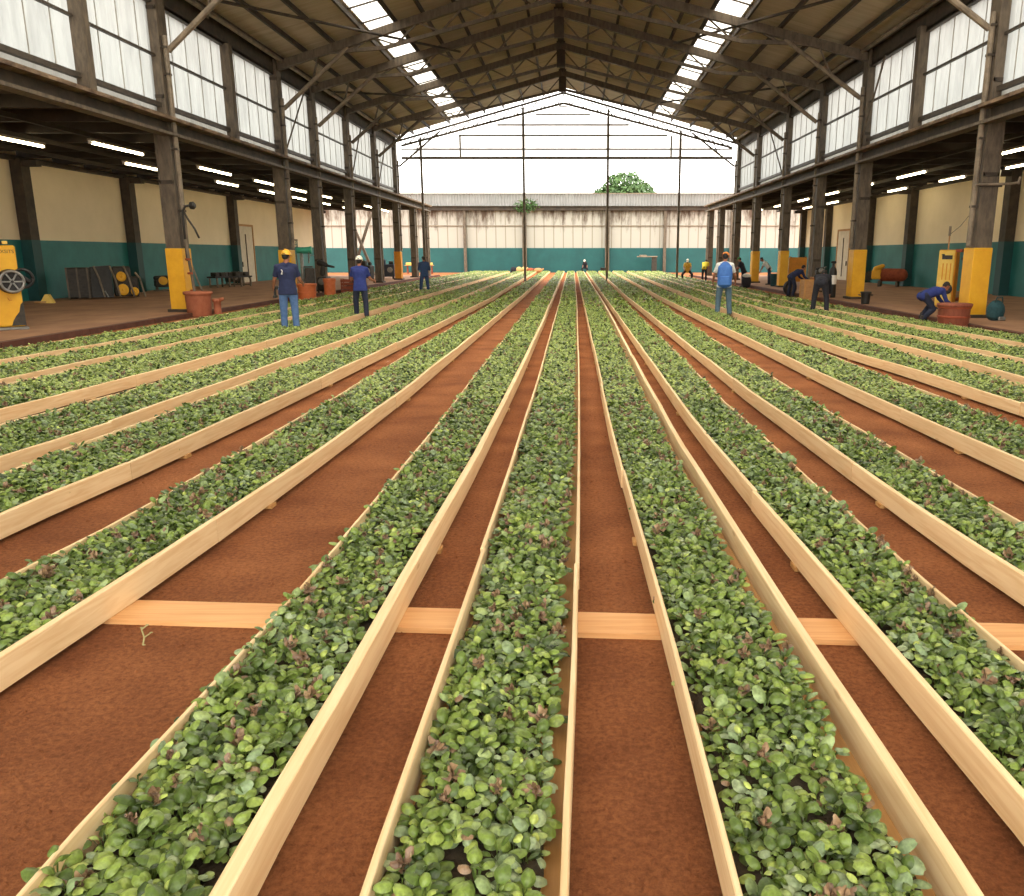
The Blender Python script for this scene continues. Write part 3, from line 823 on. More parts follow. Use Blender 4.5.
def variant(seed, nu, nv, n, size, stems=True, bud=False):
    r = random.Random(seed)
    Vs, Fs, Ts, nb = [], [], [], 0
    base = r.choice((.2, .28, .34, .4, .44, .5, .56, .74))
    a0 = r.uniform(0, 2 * PI)
    for k in range(n):
        L = size * r.uniform(.6, 1.25); W = L * r.uniform(.82, 1.02)
        inner = k >= n * .6
        az = a0 + k * 2.399 + r.uniform(-.4, .4)
        el = R(r.uniform(20, 62)) if inner else R(r.uniform(-5, 34))
        V, Fq = leaf_grid(nu, nv, L, W, r.uniform(.2, .42), r.uniform(.5, 1.0))
        h = (r.uniform(.052, .075) if inner else r.uniform(.026, .055)) * (size / .06) ** .5
        rad = r.uniform(.004, .012) if inner else r.uniform(.012, .026)
        off = (-math.sin(az) * rad, math.cos(az) * rad, h)
        A = place(V, az, el, R(r.uniform(-22, 22)), off)
        Vs.append(A); Fs.append(Fq + nb); nb += len(A)
        tt = base + r.uniform(-.2, .17) if base < .7 else r.uniform(.66, .86)
        if r.random() < .14: tt = r.uniform(.6, .84)
        if r.random() < .025: tt = .92
        Ts.append(np.full(len(A), min(max(tt, .02), .97)))
        if stems and nu > 2:                                    # a thin petiole
            p0, p1 = np.array((0, 0, .0)), np.array(off)
            sd = np.array((math.cos(az), math.sin(az), 0)) * .0022
            Q = np.array([p0 - sd, p0 + sd, p1 + sd, p1 - sd]); Vs.append(Q); Fs.append(np.array([[0, 1, 2, 3]]) + nb); nb += 4; Ts.append(np.full(4, .3))
    return np.vstack(Vs), np.vstack(Fs), np.concatenate(Ts)
def bud_variant(seed, size, n, nu=2, nv=2):
    r = random.Random(seed); Vs, Fs, Ts, nb = [], [], [], 0
    for k in range(n):
        L = size * r.uniform(.5, 1)
        V, Fq = leaf_grid(nu, nv, L, L * .8, .3, r.uniform(-.8, .8))
        A = place(V, k * 2.4, R(r.uniform(0, 80)), R(r.uniform(-60, 60)), (r.uniform(-.012, .012), r.uniform(-.012, .012), r.uniform(.04, .078)))
        Vs.append(A); Fs.append(Fq + nb); nb += len(A); Ts.append(np.full(len(A), r.uniform(.88, 1.0)))
    return np.vstack(Vs), np.vstack(Fs), np.concatenate(Ts)
def np_mesh(name, V, Fq, T, m):
    me = bpy.data.meshes.new(name)
    me.vertices.add(len(V)); me.vertices.foreach_set('co', np.ascontiguousarray(V, np.float32).ravel())
    n = len(Fq)
    me.loops.add(n * 4); me.loops.foreach_set('vertex_index', np.ascontiguousarray(Fq, np.int32).ravel())
    me.polygons.add(n); me.polygons.foreach_set('loop_start', np.arange(0, n * 4, 4, dtype=np.int32))
    me.polygons.foreach_set('use_smooth', np.ones(n, bool))
    at = me.attributes.new('tint', 'FLOAT', 'POINT'); at.data.foreach_set('value', np.ascontiguousarray(T, np.float32))
    me.materials.append(m); me.update(calc_edges=True); me.validate()
    return me
HI = [variant(100 + k, 4, 5, 7 + k % 3, .045) for k in range(18)]
MID = [variant(200 + k, 2, 3, 7, .043, False) for k in range(12)]
LOW = [variant(300 + k, 2, 2, 6, .078, False) for k in range(10)]
BUD = [bud_variant(400 + k, .032, 12) for k in range(5)]
# margins (left, right) between board and mat, fit to the photo
MARG = {'C': (.04, .066), 'R1': (.045, .085), 'L1': (-.006, .05), 'R2': (.045, -.006), 'L2': (-.005, .042), 'R3': (.042, -.006), 'R4': (.04, -.005), 'L3': (-.005, .04), 'L4': (-.005, .04)}
def ground_h(x, y):
    return .012 * np.sin(x * 9 + y * 2.3) + .01 * np.sin(y * 6.1 - x * 4) + .008 * np.sin(y * 13 + x * 21)
near_list = []   # (depth, x, y, z, bed)
cloud = {'hi': [], 'mid': [], 'low': [], 'bud': []}
def proj(x, y, z):
    d = y * cs - (z - HC) * sn; u = y * sn + (z - HC) * cs
    return CX + F * x / d, CY - F * u / d
for k, (inl, inr) in INNER.items():
    ml_, mr2 = MARG.get(k, (-.005, .035) if k[0] == 'L' else (.035, -.005))
    for (ya, yb, s, lod) in ((START[k], 9.5, .058, 'hi'), (9.5, 26, .06, 'mid'), (26, YEND, .11, 'low')):
        y = ya
        while y < yb:
            a, b_ = float(inl(y)) + ml_, float(inr(y)) - mr2
            nc = max(1, int((b_ - a) / s))
            for j in range(nc):
                px = a + (b_ - a) * (j + .5) / nc + rnd.uniform(-.34, .34) * s
                py = y + rnd.uniform(-.45, .45) * s
                q = (px - a) / max(b_ - a, .01)
                edge = min(q, 1 - q) * (b_ - a)
                pz = .092 + float(ground_h(px, py)) + rnd.uniform(-.016, .014) - (.03 * max(0, 1 - edge / .07) if k in ('C', 'R1') else -.012 * max(0, 1 - edge / .06))
                sx, sy = proj(px, py, .15)
                if sx < -260 or sx > 1290 or sy > 1010: continue
                if k in ('C', 'R1', 'L1', 'R2') and rnd.random() < .07 and py < 7: continue      # small bare gaps
                if rnd.random() < (.1 if lod == 'hi' else .035 if lod == 'mid' else 0):
                    cloud['bud'].append((px + .02, py + .02, pz + .006, k))
                if lod == 'hi' and -8 < sx < 1032 and sy < 915:
                    near_list.append((math.hypot(py, px * .6), px, py, pz, k))
                else:
                    cloud[lod].append((px, py, pz + (.012 if lod == 'mid' else 0), k))
            y += s
near_list.sort()
near_list, rest = near_list[:300], near_list[300:]
cloud['hi'] += [(p[1], p[2], p[3], p[4]) for p in rest]
hi_mesh = [np_mesh('seedling', *v, M['leaf']) for v in HI]
bud_mesh = [np_mesh('withered_bud', *v, M['leaf']) for v in BUD]
near_name = {'L1': 'the first box left of the middle one', 'C': 'the middle box', 'R1': 'the first box right of the middle one', 'R2': 'the second box right of the middle one', 'L2': 'the second box left of the middle one'}
budleft = []
near_xy = np.array([(p[1], p[2]) for p in near_list])
buds_for = {}
for p in cloud['bud']:
    d = np.hypot(near_xy[:, 0] - p[0], near_xy[:, 1] - p[1]); i = int(d.argmin())
    if d[i] < .06 and i not in buds_for: buds_for[i] = p
    else: budleft.append(p)
cloud['bud'] = budleft
for i, (d, x, y, z, k) in enumerate(near_list):
    o = link('seedling', hi_mesh[rnd.randrange(len(hi_mesh))])
    o.location = (x, y, z); o.rotation_euler = (rnd.uniform(-.12, .12), rnd.uniform(-.12, .12), rnd.uniform(0, 2 * PI))
    sc_ = rnd.uniform(.85, 1.2); o.scale = (sc_,) * 3
    if i in buds_for:
        g_ = ' with withered bud'
        c = link('withered_bud', bud_mesh[rnd.randrange(len(bud_mesh))], o)
    else: g_ = ''
    tag(o, 'green seedling%s, near end of %s' % (g_, near_name.get(k, 'its planter box')), 'seedling', 'seedlings%s at the near end of %s' % (g_, near_name.get(k, 'a planter box')))
VV, FF, TT, nb = [], [], [], 0
for lod, var in (('hi', HI), ('mid', MID), ('low', LOW), ('bud', BUD)):
    P = np.array([(p[0], p[1], p[2]) for p in cloud[lod]])
    if not len(P): continue
    ch = nr.integers(0, len(var), len(P))
    for vi, (V, Fq, T) in enumerate(var):
        Q = P[ch == vi]; n = len(Q)
        if not n: continue
        an = nr.uniform(0, 2 * PI, n); sc2 = nr.uniform(.82, 1.22, n) if lod != 'low' else nr.uniform(.9, 1.25, n)
        tx, ty = nr.uniform(-.15, .15, n), nr.uniform(-.15, .15, n)
        ca, sa = np.cos(an)[:, None], np.sin(an)[:, None]
        X = (V[None, :, 0] * ca - V[None, :, 1] * sa) * sc2[:, None]; Y = (V[None, :, 0] * sa + V[None, :, 1] * ca) * sc2[:, None]
        Z = V[None, :, 2] * sc2[:, None] + X * tx[:, None] + Y * ty[:, None]
        W = np.stack([X + Q[:, 0:1], Y + Q[:, 1:2], Z + Q[:, 2:3]], -1).reshape(-1, 3)
        t = np.tile(T, n)
        if lod in ('mid', 'low'): t = np.where(t < .68, np.clip(t + (.05 if lod == 'mid' else .1) + np.repeat(nr.uniform(-.08, .1, n), len(T)), 0, .68), t)  # farther plants get a lighter tint, painting in haze and brighter light
        VV.append(W); TT.append(t)
        FF.append((Fq[None] + (np.arange(n) * len(V))[:, None, None]).reshape(-1, 4) + nb); nb += len(W)
o = link('seedling_carpet', np_mesh('seedling_carpet', np.vstack(VV), np.vstack(FF), np.concatenate(TT), M['leaf']))
tag(o, 'dense green carpet of small round-leaved seedlings filling the boxes further up the hall', 'seedlings', None, 'stuff')
print('SEEDLINGS', {k: len(v) for k, v in cloud.items()}, 'faces', len(o.data.polygons))
# ------------------------------------------------------------------ people
def solid(name, mb, m, parent, voxel, it=5, label=None):
    """fuse overlapping volumes into one continuous smooth surface"""
    me = mb.mesh(name + '_raw')
    tmp = bpy.data.objects.new('tmp', me); COL.objects.link(tmp)
    md = tmp.modifiers.new('r', 'REMESH'); md.mode = 'VOXEL'; md.voxel_size = voxel; md.adaptivity = 0
    sm = tmp.modifiers.new('s', 'SMOOTH'); sm.factor = .5; sm.iterations = it
    dg = bpy.context.evaluated_depsgraph_get()
    out = bpy.data.meshes.new_from_object(tmp.evaluated_get(dg))
    bpy.data.objects.remove(tmp); bpy.data.meshes.remove(me)
    out.name = name
    out.materials.clear(); out.materials.append(m)
    out.polygons.foreach_set('use_smooth', [True] * len(out.polygons))
    return link(name, out, parent, label)

def V3(*a): return Vector(a)
def figure(label, loc, rotz, H=1.72, lean=0, roll=0, legs=None, arms=None, head=0, hturn=0, shirt='navy', trousers='jeans', sleeve=.55,
           hat=None, hatcol=None, hair=True, fine=True, bare_cuff=0.0, extra=None):
    S = H / 1.72
    root = thing('person', label, 'person', loc, rotz, 'workers in the hall')
    legs = legs or [((-.04, .02, -1), (-.03, -.03, -1)), ((.05, -.02, -1), (.03, -.04, -1))]
    arms = arms or [((-.2, .05, -1), (-.05, .35, -1)), ((.2, .05, -1), (.05, .35, -1))]
    T = V3(math.sin(R(roll)), math.sin(R(lean)), math.cos(R(lean))).normalized()
    hips = [V3(-.095 * S, 0, 0), V3(.095 * S, 0, 0)]
    knees = [hips[i] + Vector(legs[i][0]).normalized() * .42 * S for i in (0, 1)]
    ank = [knees[i] + Vector(legs[i][1]).normalized() * .40 * S for i in (0, 1)]
    pz = -min(a.z for a in ank) + .075 * S
    up = V3(0, 0, pz)
    hips = [h + up for h in hips]; knees = [k + up for k in knees]; ank = [a + up for a in ank]
    pel = up.copy()
    fw = V3(0, math.cos(R(lean)), -math.sin(R(lean)))           # chest's forward
    neck = pel + T * .52 * S
    shl = [neck - T * .055 * S + V3(-.175 * S, 0, 0), neck - T * .055 * S + V3(.175 * S, 0, 0)]
    elb = [shl[i] + Vector(arms[i][0]).normalized() * .285 * S for i in (0, 1)]
    wri = [elb[i] + Vector(arms[i][1]).normalized() * .25 * S for i in (0, 1)]
    hp = R(lean * .55 + head)
    hm = Matrix.Rotation(R(hturn), 3, 'Z') @ Matrix.Rotation(-hp, 3, 'X')
    hc = neck + T * .05 * S + hm @ V3(0, .02, .125) * S
    def torso(b, g=0.0, low=-.06, hem=False):
        for sx in (-1, 1):
            b.cap(pel + T * (low * S) + V3(sx * .06 * S, 0, 0), pel + T * .17 * S + V3(sx * .055 * S, 0, 0), .1 * S + g, .092 * S + g, 14, False)
            b.cap(pel + T * .17 * S + V3(sx * .055 * S, 0, 0), pel + T * .38 * S + V3(sx * .085 * S, 0, 0), .092 * S + g, .105 * S + g, 14)
            b.cap(pel + T * .42 * S + V3(sx * .07 * S, 0, 0), shl[0 if sx < 0 else 1], .075 * S + g, .058 * S + g, 12)
            b.cap(neck + V3(sx * .03 * S, 0, 0) - T * .01 * S, shl[0 if sx < 0 else 1], .05 * S + g, .05 * S + g, 12)
    # body: one continuous surface
    b = MB(); torso(b, -.008, .03)
    b.ell(pel + V3(0, 0, 0), (.14 * S, .1 * S, .1 * S), 14)
    b.cap(neck - T * .03 * S, hc - hm @ V3(0, .01, .03) * S, .058 * S, .052 * S)
    b.ell(hc + hm @ V3(0, -.012, .025) * S, (.073 * S, .09 * S, .085 * S), 16, hm)         # skull
    b.ell(hc + hm @ V3(0, .022, -.045) * S, (.056 * S, .066 * S, .066 * S), 14, hm)        # jaw
    b.cap(hc + hm @ V3(0, .088, .005) * S, hc + hm @ V3(0, .105, -.022) * S, .011 * S, .016 * S, 8)   # nose
    b.cap(hc + hm @ V3(-.022, .083, -.055) * S, hc + hm @ V3(.022, .083, -.055) * S, .009 * S, .009 * S, 8)  # lips
    for sx in (-1, 1):
        b.ell(hc + hm @ V3(sx * .076, -.005, -.005) * S, (.012 * S, .022 * S, .034 * S), 8, hm)      # ear
        b.ell(hc + hm @ V3(sx * .03, .078, .022) * S, (.022 * S, .012 * S, .009 * S), 8, hm)         # brow
    for i in (0, 1):
        b.cap(hips[i], knees[i], .088 * S, .058 * S); b.cap(knees[i], ank[i], .056 * S, .036 * S)
        b.cap(knees[i] + (ank[i] - knees[i]) * .25 + V3(0, -.012, 0) * S, knees[i] + (ank[i] - knees[i]) * .4 + V3(0, -.012, 0) * S, .05 * S, .045 * S)
        b.cap(ank[i] + V3(0, -.03, -.035) * S, ank[i] + V3(0, .13, -.045) * S, .034 * S, .026 * S)
        b.cap(shl[i], elb[i], .052 * S, .04 * S); b.cap(elb[i], wri[i], .04 * S, .027 * S)
        f = (wri[i] - elb[i]).normalized()
        side = f.cross(V3(1, 0, 0) if abs(f.x) < .8 else V3(0, 0, 1)).normalized()       # across the knuckles
        nrm = side.cross(f).normalized() * (1 if i == 0 else -1)                          # palm side faces the body
        sg = 1 if side.y >= 0 else -1
        side = side * sg
        ln = (.074, .084, .078, .062)
        for k in range(4):
            o = (1.5 - k)
            kn = wri[i] + f * (.088 - abs(o - .5) * .004) * S + side * o * .0205 * S
            b.cap(wri[i] + f * .012 * S + side * o * .012 * S, kn, .0145 * S, .0115 * S, 8)
            d1 = (f + nrm * .45 + side * o * .07).normalized(); d2 = (f * .55 + nrm + side * o * .04).normalized()
            m1 = kn + d1 * ln[k] * .52 * S
            b.cap(kn, m1, .0098 * S, .009 * S, 8); b.cap(m1, m1 + d2 * ln[k] * .48 * S, .009 * S, .0075 * S, 8)
        tb = wri[i] + f * .03 * S + side * .026 * S
        t1 = tb + (f * .6 + side * .75 + nrm * .3).normalized() * .045 * S
        b.cap(tb, t1, .014 * S, .0115 * S, 8); b.cap(t1, t1 + (f + nrm * .4 + side * .15).normalized() * .032 * S, .011 * S, .009 * S, 8)
    solid('body', b, M['skin'], root, .0085 if fine else .011, 3)
    # clothes
    b = MB(); torso(b, .02, -.03)
    tq = V3(0, 0, 1).rotation_difference(T).to_matrix()
    b.lathe([(.02, -.13), (.205, -.13), (.2, -.04)][:3 if lean < 40 else 0] + [(.02, -.02), (.17, -.015)][:0 if lean < 40 else 2] + [ (.18, .1), (.165, .2), (.05, .24)], pel, 24, tq, S, .78 * S)
    b.lathe([(.05, .1), (.165, .16), (.19, .3), (.2, .38), (.16, .46), (.05, .5)], pel, 24, tq, S, .68 * S)
    for i in (0, 1):
        q = shl[i].lerp(elb[i], min(1, sleeve * 1.35)) if sleeve < .74 else elb[i]
        if sleeve >= .74:
            b.cap(shl[i], elb[i], .068 * S, .056 * S); b.cap(elb[i], elb[i].lerp(wri[i], .92), .056 * S, .042 * S, 12, True)
        else:
            b.cap(shl[i], shl[i].lerp(q, .5), .068 * S, .066 * S); b.cap(shl[i].lerp(q, .3), q, .066 * S, .064 * S, 14, True)
    solid('shirt', b, M[shirt], root, .014 if fine else .018, 4)
    b = MB()
    b.ell(pel + V3(0, -.004, -.02 * S), (.172 * S, .132 * S, .14 * S), 16)
    b.lathe([(.05, -.1), (.16, -.06), (.168, .04), (.165, .12), (.05, .13)], pel, 20, V3(0, 0, 1).rotation_difference(T).to_matrix(), S, .8 * S)
    for i in (0, 1):
        b.cap(hips[i], knees[i], .104 * S, .08 * S)
        b.cap(knees[i], knees[i].lerp(ank[i], .5), .08 * S, .072 * S); b.cap(knees[i].lerp(ank[i], .3), ank[i] + V3(0, 0, -.02 * S), .074 * S, .07 * S, 14, True)
    solid('trousers', b, M[trousers], root, .014 if fine else .018, 4)
    for i in (0, 1):
        b = MB()
        b.cap(ank[i] + V3(0, -.04, -.03) * S, ank[i] + V3(0, .15, -.04) * S, .046 * S, .036 * S)
        b.cap(ank[i] + V3(0, -.02, -.03) * S, ank[i] + V3(0, 0, .05) * S, .048 * S, .05 * S)
        b.box(ank[i] + V3(0, .055, -.066) * S, (.088 * S, .27 * S, .018 * S))
        solid('shoe', b, M['shoe'], root, .012, 2)
    if hair:
        b = MB(); b.ell(hc + hm @ V3(0, -.028, .032) * S, (.082 * S, .092 * S, .09 * S), 16, hm); b.ell(hc + hm @ V3(0, -.05, -.015) * S, (.07 * S, .06 * S, .06 * S), 14, hm)
        solid('hair', b, M['hair'], root, .012, 2)
    for sx in (-1, 1):
        MB().ell(hc + hm @ V3(sx * .03, .083, .006) * S, (.011 * S, .008 * S, .008 * S), 8, hm).build('eye', M['black'], root, True)
    if hat == 'helmet':
        b = MB()
        b.lathe([(.118, .03), (.12, .038), (.106, .045), (.104, .075), (.094, .105), (.072, .13), (.04, .146), (.006, .152)], hc, 20, hm, .92 * S, 1.08 * S)
        b.cap(hc + hm @ V3(0, .06, .145) * S, hc + hm @ V3(0, -.07, .14) * S, .016 * S, .016 * S, 8)
        b.box(hc + hm @ V3(0, .135, .033) * S, (.16 * S, .06 * S, .008), hm)
        b.build('hard_hat', M[hatcol], root, True)
    elif hat == 'cap':
        b = MB()
        b.lathe([(.098, .02), (.1, .05), (.095, .09), (.07, .122), (.03, .138), (.004, .14)], hc, 18, hm, .93 * S, 1.1 * S)
        b.box(hc + hm @ V3(0, .14, .03) * S, (.14 * S, .1 * S, .01), hm)
        b.build('cap', M[hatcol], root, True)
    info = dict(root=root, hc=hc, wri=wri, elb=elb, pel=pel, neck=neck, T=T, S=S)
    return info
def spot(px, py, z=0.0):
    x, y = gp(px, py, z); return (x, y, z)
def world(info, p):
    r = info['root']; return Vector(r.location) + Matrix.Rotation(r.rotation_euler.z, 3, 'Z') @ p
front = [((-.2, .25, -1), (.15, 1, -.25)), ((.25, .25, -1), (-.05, 1, -.1))]
p1 = figure('worker in navy polo shirt, blue jeans and yellow hard hat, back turned', spot(291, 331, .05), R(17), 1.84, lean=3, head=8, hturn=-28,
            arms=[((-.32, .2, -1), (-.15, .75, -.7)), ((.3, .2, -1), (.25, 1, -.35))], shirt='navy', trousers='jeans', hat='helmet', hatcol='helmet_y')
b = MB()
b.tube([(-.1, -.142, 1.33), (-.085, -.146, 1.36), (-.09, -.147, 1.39), (-.11, -.143, 1.4)], .011, 6).ell((-.1, -.146, 1.31), (.02, .006, .014), 8)
b.build('shirt_emblem', M['white'], p1['root'], True)
w0 = world(p1, p1['wri'][0])
t = thing('hand_drill', 'black cordless tool held in the left hand of the man in jeans', 'tool', tuple(w0 + Vector((0, .06, -.05))))
MB().box((0, .06, .04), (.07, .22, .08), None, .5, .015).build('tool_body', M['black'], t)
MB().box((0, 0, -.06), (.045, .06, .16), None, .5, .01).build('grip', M['black'], t)
MB().box((0, .01, -.16), (.08, .12, .06), None, .5, .01).build('battery', M['dark'], t)
MB().lathe([(.012, 0), (.03, .02), (.03, .06), (.008, .09)], (0, .17, .04), 10, Matrix.Rotation(-PI / 2, 3, 'X')).build('chuck', M['grey'], t)
figure('worker in a dark blue shirt, black trousers and pale hard hat, back turned', spot(362, 318, .05), R(4), 1.7, lean=3, head=6,
       arms=[((-.3, .25, -1), (.1, .9, -.5)), ((.35, .3, -1), (.35, 1, -.3))], shirt='royal', trousers='trouser_navy', hat='helmet', hatcol='helmet_w',
       legs=[((-.12, .05, -1), (-.02, .12, -1)), ((.1, -.1, -1), (.06, -.2, -1))])
figure('bareheaded worker in blue overalls standing far up the left beds', spot(425, 293, .05), R(15), 1.68, lean=2, head=4,
       arms=[((-.3, .1, -1), (.5, .9, .1)), ((.3, .1, -1), (-.5, .9, .1))], shirt='coverall', trousers='coverall', sleeve=.9, fine=False,
       legs=[((-.14, 0, -1), (-.08, -.03, -1)), ((.1, -.02, -1), (.1, -.04, -1))])
p4 = figure('worker with blue backpack, orange cap and grey-blue jeans among the right beds', spot(723, 316, .05), R(-9), 1.82, lean=2, head=10, hturn=-15,
            arms=[((-.4, .15, -1), (-.1, .8, -.8)), ((.4, .15, -1), (.1, .8, -.8))], shirt='pale_shirt', trousers='teal_jeans', hat='cap', hatcol='cap_o',
            legs=[((-.12, .02, -1), (-.04, -.03, -1)), ((.1, -.02, -1), (.08, -.04, -1))])
wp = world(p4, p4['pel'])
t = thing('backpack', 'large blue nylon backpack worn by the man in the orange cap', 'backpack', (wp.x, wp.y, wp.z - .1), R(-9))
b = MB(); b.ell((0, -.25, .33), (.22, .13, .38), 16); b.box((0, -.24, .3), (.4, .22, .62), None, .5, .06)
solid('pack_body', b, M['pack'], t, .016, 5)
b = MB(); b.box((0, -.375, .17), (.28, .06, .26), None, .5, .025); b.build('front_pocket', M['pack'], t)
for sx in (-1, 1): MB().tube([(sx * .1, -.13, .58), (sx * .125, -.02, .64), (sx * .13, .1, .6), (sx * .135, .145, .42), (sx * .15, .09, .2), (sx * .16, -.1, .1)], .02, 6).build('shoulder_strap', M['pack'], t, True)
MB().tube([(-.04, -.16, .62), (-.03, -.17, .68), (.03, -.17, .68), (.04, -.16, .62)], .01, 6).build('carry_loop', M['black'], t, True)
hang = [((-.1, .35, -1), (0, .5, -1)), ((.1, .35, -1), (0, .5, -1))]
figure('worker in dark clothes bending right over the right beds, back turned', spot(819, 314, .05), R(-22), 1.8, lean=72, head=25, arms=hang, shirt='black_cloth', trousers='black_cloth', sleeve=.9,
       legs=[((-.16, .1, -1), (-.06, -.16, -1)), ((.18, .14, -1), (.08, -.2, -1))])
figure('worker in navy shirt leaning forward over the wooden crate', spot(790, 297, .0), R(-72), 1.7, lean=62, head=5, arms=[((-.1, .5, -1), (0, 1, -.5)), ((.1, .5, -1), (0, 1, -.5))], shirt='navy', trousers='trouser_navy', sleeve=.9, fine=False,
       legs=[((-.1, .14, -1), (-.02, -.2, -1)), ((.1, .3, -1), (.05, -.25, -1))])
figure('worker in royal blue shirt crouching beside the round wooden barrel', spot(921, 321, .0), R(-80), 1.75, lean=72, head=10, arms=[((-.1, .6, -.9), (0, .8, -.7)), ((.1, .4, -1), (0, .9, -.6))], shirt='royal', trousers='trouser_navy', sleeve=.9,
       legs=[((-.12, .8, -.5), (-.02, -.6, -.75)), ((.16, .5, -.8), (.06, -.75, -.6))])
figure('worker in mustard shirt and pale cap squatting at the far right beds', spot(687, 281, .0), R(172), 1.72, lean=22, head=16, arms=[((-.3, .5, -1), (.2, .8, -.5)), ((.3, .5, -1), (-.2, .8, -.5))], shirt='mustard', trousers='black_cloth', hat='cap', hatcol='helmet_w', fine=False,
       legs=[((-.55, .55, -.6), (.1, -.3, -1)), ((.55, .55, -.6), (-.1, -.3, -1))])
figure('worker in a bright yellow vest bending down beside the far right column', spot(704, 281, .0), R(-20), 1.7, lean=48, head=30, arms=hang, shirt='hivis', trousers='black_cloth', fine=False)
figure('worker in green cap and dark shirt beside the far yellow-based column', spot(743, 287, .0), R(60), 1.68, lean=22, head=14, arms=[((-.2, .5, -1), (.1, 1, -.3)), ((.2, .5, -1), (-.1, 1, -.3))], shirt='black_cloth', trousers='trouser_navy', hat='cap', hatcol='cap_g', fine=False)
figure('worker in pale shirt stooping between two yellow-based right columns', (11.0, 47.2, .12), R(75), 1.68, lean=40, head=20, arms=hang, shirt='pale_shirt', trousers='trouser_navy', fine=False)
figure('tiny far worker in white hat crouching by the teal end wall', (1.25, 82.6, .0), R(160), 1.66, lean=30, head=10, shirt='black_cloth', trousers='black_cloth', hat='helmet', hatcol='helmet_w', fine=False,
       legs=[((-.4, .8, -.3), (.05, -.4, -1)), ((.4, .8, -.3), (-.05, -.4, -1))])
# ------------------------------------------------------------------ machines and clutter
ROTX = Matrix.Rotation(PI / 2, 3, 'X'); ROTY = Matrix.Rotation(PI / 2, 3, 'Y')
PZ = .12
def ring_prof(r, t): return [(r - t, -t), (r, -t * .5), (r, t * .5), (r - t, t)]
def tyre(b, c, r, t, rot=None, n=24):
    pts = []
    for k in range(n + 1):
        a = 2 * PI * k / n; p = Vector((r * math.cos(a), r * math.sin(a), 0)); pts.append((rot @ p if rot is not None else p) + Vector(c))
    return b.tube(pts, t, 8)
# yellow machine at the left edge
t = thing('yellow_machine', 'tall yellow machine cabinet with a dark round fan drum on its front panel', 'machine', (-12.8, 18.9, PZ), R(43))
MB().box((0, .28, .94), (.62, .5, 1.84), None, .5, .03).build('cabinet_body', M['dark'], t)
MB().box((.02, 0, .97), (.56, .08, 1.8), None, .5, .03).build('front_panel', M['yellow'], t)
MB().box((0, .2, .03), (.66, .7, .06), None, .5, .01).build('base_plate', M['grey'], t)
b = MB(); b.add([(.3, -.045, .09), (.3, -.045, .62), (.24, -.045, .56), (.2, -.045, .4), (.12, -.045, .3), (.06, -.045, .2), (.02, -.045, .09)], [(0, 1, 2, 3, 4, 5, 6)]); b.add([(.3, -.03, .09), (.3, -.03, .62), (.3, -.045, .62), (.3, -.045, .09)], [(0, 1, 2, 3)]); b.build('bare_patch', M['dark'], t)
MB().lathe([(.24, 0), (.27, .02), (.27, .2), (.25, .3), (.2, .31), (.19, .27), (.06, .25), (.05, .32), (.01, .33)], (.1, -.04, 1.08), 24, ROTX).build('fan_drum', M['black'], t)
b = MB(); tyre(b, (.1, -.34, 1.08), .225, .03, ROTX)
for k in range(6):
    a = k * PI / 3; b.bar((.1, -.35, 1.08), (.1 + .2 * math.cos(a), -.35, 1.08 + .2 * math.sin(a)), .03, .03)
b.build('fan_grille', M['grey'], t)
b = MB(); tyre(b, (.36, -.02, 1.14), .2, .035, ROTX); b.cap((.3, .05, 1.2), (.5, .02, 1.05), .07, .05); b.build('side_pipe', M['black'], t, True)
MB().box((-.02, .05, 1.92), (.42, .12, .06), None, .5, .01).build('top_fitting', M['black'], t)
MB().box((.12, -.0, 1.93), (.1, .1, .07), None, .5, .01).box((-.1, 0, 1.93), (.08, .1, .06)).build('top_knob', M['yellow_pale'], t)
MB().tube([(.02, -.05, .72), (.04, -.07, .66), (.09, -.07, .67)], .012, 6).build('hook', M['yellow_orange'], t)
fc = bpy.data.curves.new('lettering', 'FONT'); fc.body = 'MAXSITS'; fc.size = .105; fc.extrude = .002; fc.align_x = 'CENTER'
fo = bpy.data.objects.new('lettering_curve', fc); COL.objects.link(fo)
lm = bpy.data.meshes.new_from_object(fo.evaluated_get(bpy.context.evaluated_depsgraph_get())); bpy.data.objects.remove(fo)
lm.materials.clear(); lm.materials.append(M['black'])
fo = link('lettering', lm, t); fo.location = (.06, -.045, 1.7); fo.rotation_euler = (PI / 2, 0, 0)
# ribbed machine with discs by the left wall
x0, y0 = gp(76, 299, PZ); x1, y1 = gp(144, 297, PZ)
t = thing('field_machine', 'long dark ribbed machine with yellow discs and slanted frames by the left teal wall', 'machine', ((x0 + x1) / 2 - .2, (y0 + y1) / 2, PZ), math.atan2(y1 - y0, x1 - x0) * .75); t.scale = (.86, .9, .96)
b = MB(); b.box((-.95, 0, .62), (.95, .9, 1.2), None, .5, .05)
for k in range(9): b.box((-.95, -.46, .15 + k * .12), (.96, .05, .05))
b.build('ribbed_body', M['dark'], t)
for sx in (-1.4, -1.0, -.6): MB().box((sx, -.5, .62), (.07, .05, 1.22)).build('body_strap', M['steel'], t)
b = MB(); b.add([(-.5, -.6, .05), (.35, -.55, .05), (.35, -.3, 1.3), (-.5, -.3, 1.24), (-.5, .4, .05), (.35, .4, .05), (.35, .4, 1.3), (-.5, .4, 1.24)], [(0, 1, 2, 3), (7, 6, 5, 4), (3, 2, 6, 7), (0, 3, 7, 4), (1, 5, 6, 2)]); b.build('slanted_cover', M['black'], t)
MB().box((.75, .05, .66), (.75, .7, 1.2), None, .5, .06).box((1.2, .1, .45), (.4, .6, .8), None, .5, .05).build('gear_case', M['dark'], t)
